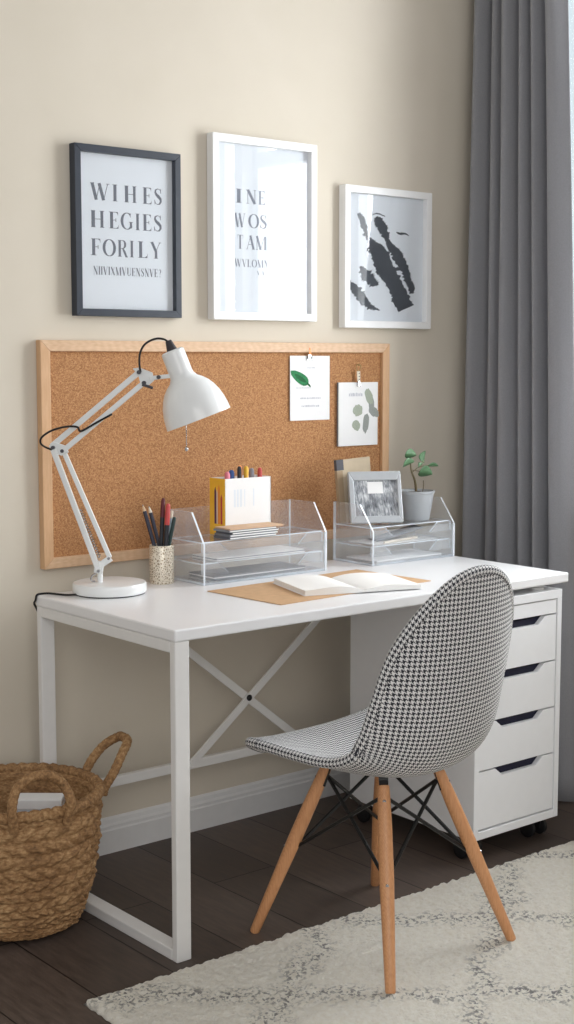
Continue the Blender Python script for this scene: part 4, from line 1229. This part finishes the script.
# ------------------------------------------------------------------ basket
BC = Vector((-.150, -.270, 0))
def make_basket():
    t = thing('woven_basket', 'round woven brown basket with two rope handles on the floor', 'basket', BC)
    Hh = .310
    ctrl = catmull([(.118, .004, 0), (.140, .012, 0), (.152, .035, 0), (.170, .085, 0), (.183, .15, 0), (.192, .23, 0), (.196, Hh, 0)], 20)
    rows = 16; lob = 30
    bm = bmesh.new()
    na, nvv = 340, 165
    tot = len(ctrl) - 1
    def P(v):
        f = v * tot; i = min(int(f), tot - 1); return ctrl[i].lerp(ctrl[i + 1], f - i)
    g = []
    for j in range(nvv + 1):
        v = j / nvv; p = P(v); fr = v * rows; ri = int(min(fr, rows - 1e-6)); fz = fr - ri
        row = []
        for k in range(na):
            th = 2 * pi * k / na
            ph = th * lob / (2 * pi) + .35 * noise.noise((th * 3, ri * 5.1, 4)) + .5 * (ri % 2) + (fz - .5) * (.9 if ri % 2 else -.9)
            lb_ = abs(sin(pi * ph))
            d = .0115 * (sin(pi * fz) ** .6) * (.12 + .88 * lb_ ** .8) * (.8 + .5 * noise.noise((th * 7, ri * 3.7, 1))) + .005 * noise.noise((th * 14, v * 20, 2)) + .0028 * noise.noise((th * 40, v * 60, 5))
            wob = 1 + .012 * noise.noise((cos(th) * 1.2, sin(th) * 1.2, v))
            r = p.x * wob + d - .004
            row.append(bm.verts.new((BC.x + r * cos(th), BC.y + r * sin(th), max(.0012, p.y + .002 * noise.noise((th * 6, v * 9, 8)) * (1 if j > 3 else 0)))))
        g.append(row)
    for j in range(nvv):
        for k in range(na):
            k2 = (k + 1) % na
            bm.faces.new((g[j][k], g[j][k2], g[j + 1][k2], g[j + 1][k]))
    bm.faces.new(g[0][::-1])
    # inner skin with the same rows, softer
    gi = []
    for j in range(61):
        v = 1 - j / 60; p = P(max(v, .02)); row = []
        for k in range(120):
            th = 2 * pi * k / 120
            fr = v * rows; fz = fr - int(fr)
            r = p.x - .015 - .006 * sin(pi * fz) * (.5 + .5 * abs(sin(th * lob / 2)))
            row.append(bm.verts.new((BC.x + r * cos(th), BC.y + r * sin(th), max(p.y, .010))))
        gi.append(row)
    for j in range(60):
        for k in range(120):
            k2 = (k + 1) % 120
            bm.faces.new((gi[j][k], gi[j][k2], gi[j + 1][k2], gi[j + 1][k]))
    bm.faces.new(gi[-1])
    obj('body', bm, M['weave'], t, smooth=True)
    def rope(nm, pts, r, closed=False, tw=1.0, mat='rope'):
        bm = bmesh.new()
        tube(bm, pts, r, 18, closed, True, lambda i, a: 1 + .13 * abs(sin(1.5 * (a + i * tw))) + .10 * noise.noise((i * .6, a * 1.3, 6)) - .06)
        obj(nm, bm, M[mat], t, smooth=True)
    n = 320
    rope('rim', [(BC.x + .1935 * cos(2 * pi * k / n), BC.y + .1935 * sin(2 * pi * k / n), Hh + .004 + .002 * sin(k * .9)) for k in range(n)], .0125, True, 2 * pi * 40 / n)
    def handle(a0, spread_, h, lean, r=.0108):
        a, b = a0 - spread_, a0 + spread_
        rr = .197
        A = Vector((BC.x + rr * cos(a), BC.y + rr * sin(a), 0)); Bq = Vector((BC.x + rr * cos(b), BC.y + rr * sin(b), 0))
        mid = Vector((cos(a0), sin(a0), 0)); e = (Bq - A)
        def q(s, z, o): return A + e * s + mid * o + Vector((0, 0, z))
        pts = catmull([q(.05, Hh - .022, .010), q(.03, Hh - .004, .014), q(.0, Hh + .03, .018 + lean * .2), q(.10, Hh + h * .72, lean * .7), q(.30, Hh + h * .97, lean), q(.5, Hh + h * 1.02, lean), q(.70, Hh + h * .97, lean), q(.9, Hh + h * .72, lean * .7), q(1.0, Hh + .03, .018 + lean * .2), q(.97, Hh - .004, .014), q(.95, Hh - .022, .010)], 12)
        rope('handle', pts, r, False, .55)
    handle(rad(-103), rad(20), .095, .012)
    handle(rad(-6), rad(18), .092, .092)
make_basket()
def make_inner_box():
    c = Vector((-.150, -.270, 0))
    rt = Vector((.7714, -.6363, 0)); fw = Vector((.6363, .7714, 0))
    o = c + rt * .05 + fw * .028 + Vector((0, 0, .0125))
    t = thing('storage_box', 'white lidded box standing inside the woven basket', 'box', o)
    Mx = Matrix.Translation(o) @ Matrix.Rotation(math.atan2(rt.y, rt.x), 4, 'Z')
    bm = bmesh.new(); box(bm, -.053, .053, -.026, .026, 0, .276, Mx); obj('body', bm, M['paper_blue'], t, bevel=.002)
    bm = bmesh.new(); box(bm, -.0555, .0555, -.0285, .0285, .258, .282, Mx); obj('lid', bm, M['paper_white'], t, bevel=.002)
make_inner_box()

# ------------------------------------------------------------------ camera, light
cam = bpy.data.cameras.new('camera'); co = bpy.data.objects.new('camera', cam); COL.objects.link(co)
co.location = (-1.7034, -3.1505, 1.32)
co.rotation_euler = (pi / 2 - .1072, 0, -.6898)
cam.sensor_fit = 'VERTICAL'; cam.sensor_height = 36; cam.lens = 1406.56 / 1024 * 36
cam.clip_start = .05; cam.clip_end = 60
SC.camera = co
GROUPS = {('picture',): 'framed prints in a row on the wall', ('organizer',): 'clear acrylic letter trays on the desk', ('card',): 'cards clipped to the cork board', ('clip',): 'clips on the cork board', ('paper',): 'loose papers in the letter trays'}
for o in list(COL.objects):
    c, lb = o.get('category'), o.get('label', '')
    if not c: continue
    for k, g in GROUPS.items():
        if c in k: o['group'] = g
    if 'metal cup' in lb and c in ('pen', 'pencil') or 'in the cup' in lb: o['group'] = 'pencils and pens in the metal cup'
    if o.name.startswith('felt_pen'): o['group'] = 'felt pens in the marker box'
    if c == 'notebook' and 'stack' in lb or 'just under the kraft pad' in lb: o['group'] = 'notebooks stacked in the letter tray'

def area(name, loc, rot, sx, sy, energy, col):
    l = bpy.data.lights.new(name, 'AREA'); l.shape = 'RECTANGLE'; l.size = sx; l.size_y = sy; l.energy = energy; l.color = col
    o = bpy.data.objects.new(name, l); COL.objects.link(o); o.location = loc; o.rotation_euler = rot
    return o
# daylight outside the windows
area('window_daylight', (2.55, -1.0, 1.75), (0, rad(90), 0), 2.6, 3.2, 400, (.93, .97, 1.0))
# soft fill lamp added behind and left of the viewer
area('rear_fill', (-2.6, -5.2, 2.3), (rad(68), 0, rad(-28)), 3.0, 2.2, 80, (1.0, .985, .96))
wd = bpy.data.worlds.new('world'); SC.world = wd; wd.use_nodes = True
bg = wd.node_tree.nodes['Background']; bg.inputs[1].default_value = 1.0
# overcast sky: dim even fill dome, bright patch added to whiten the window view
wt = wd.node_tree
wc = wt.nodes.new('ShaderNodeTexCoord'); dp = wt.nodes.new('ShaderNodeVectorMath'); dp.operation = 'DOT_PRODUCT'; dp.inputs[1].default_value = (.76, .62, .19)
wr = wt.nodes.new('ShaderNodeValToRGB'); wr.color_ramp.elements[0].position = .90; wr.color_ramp.elements[0].color = (.50, .50, .505, 1)
wr.color_ramp.elements[1].position = .97; wr.color_ramp.elements[1].color = (.80, .93, 1.0, 1)
wt.links.new(wc.outputs['Generated'], dp.inputs[0]); wt.links.new(dp.outputs['Value'], wr.inputs['Fac']); wt.links.new(wr.outputs['Color'], bg.inputs['Color'])
SC.view_settings.view_transform = 'Standard'
SC.view_settings.look = 'None'
SC.view_settings.exposure = -0.1
SC.cycles.use_denoising = True
SC.cycles.max_bounces = 10
SC.cycles.transparent_max_bounces = 24
SC.cycles.sample_clamp_indirect = 6
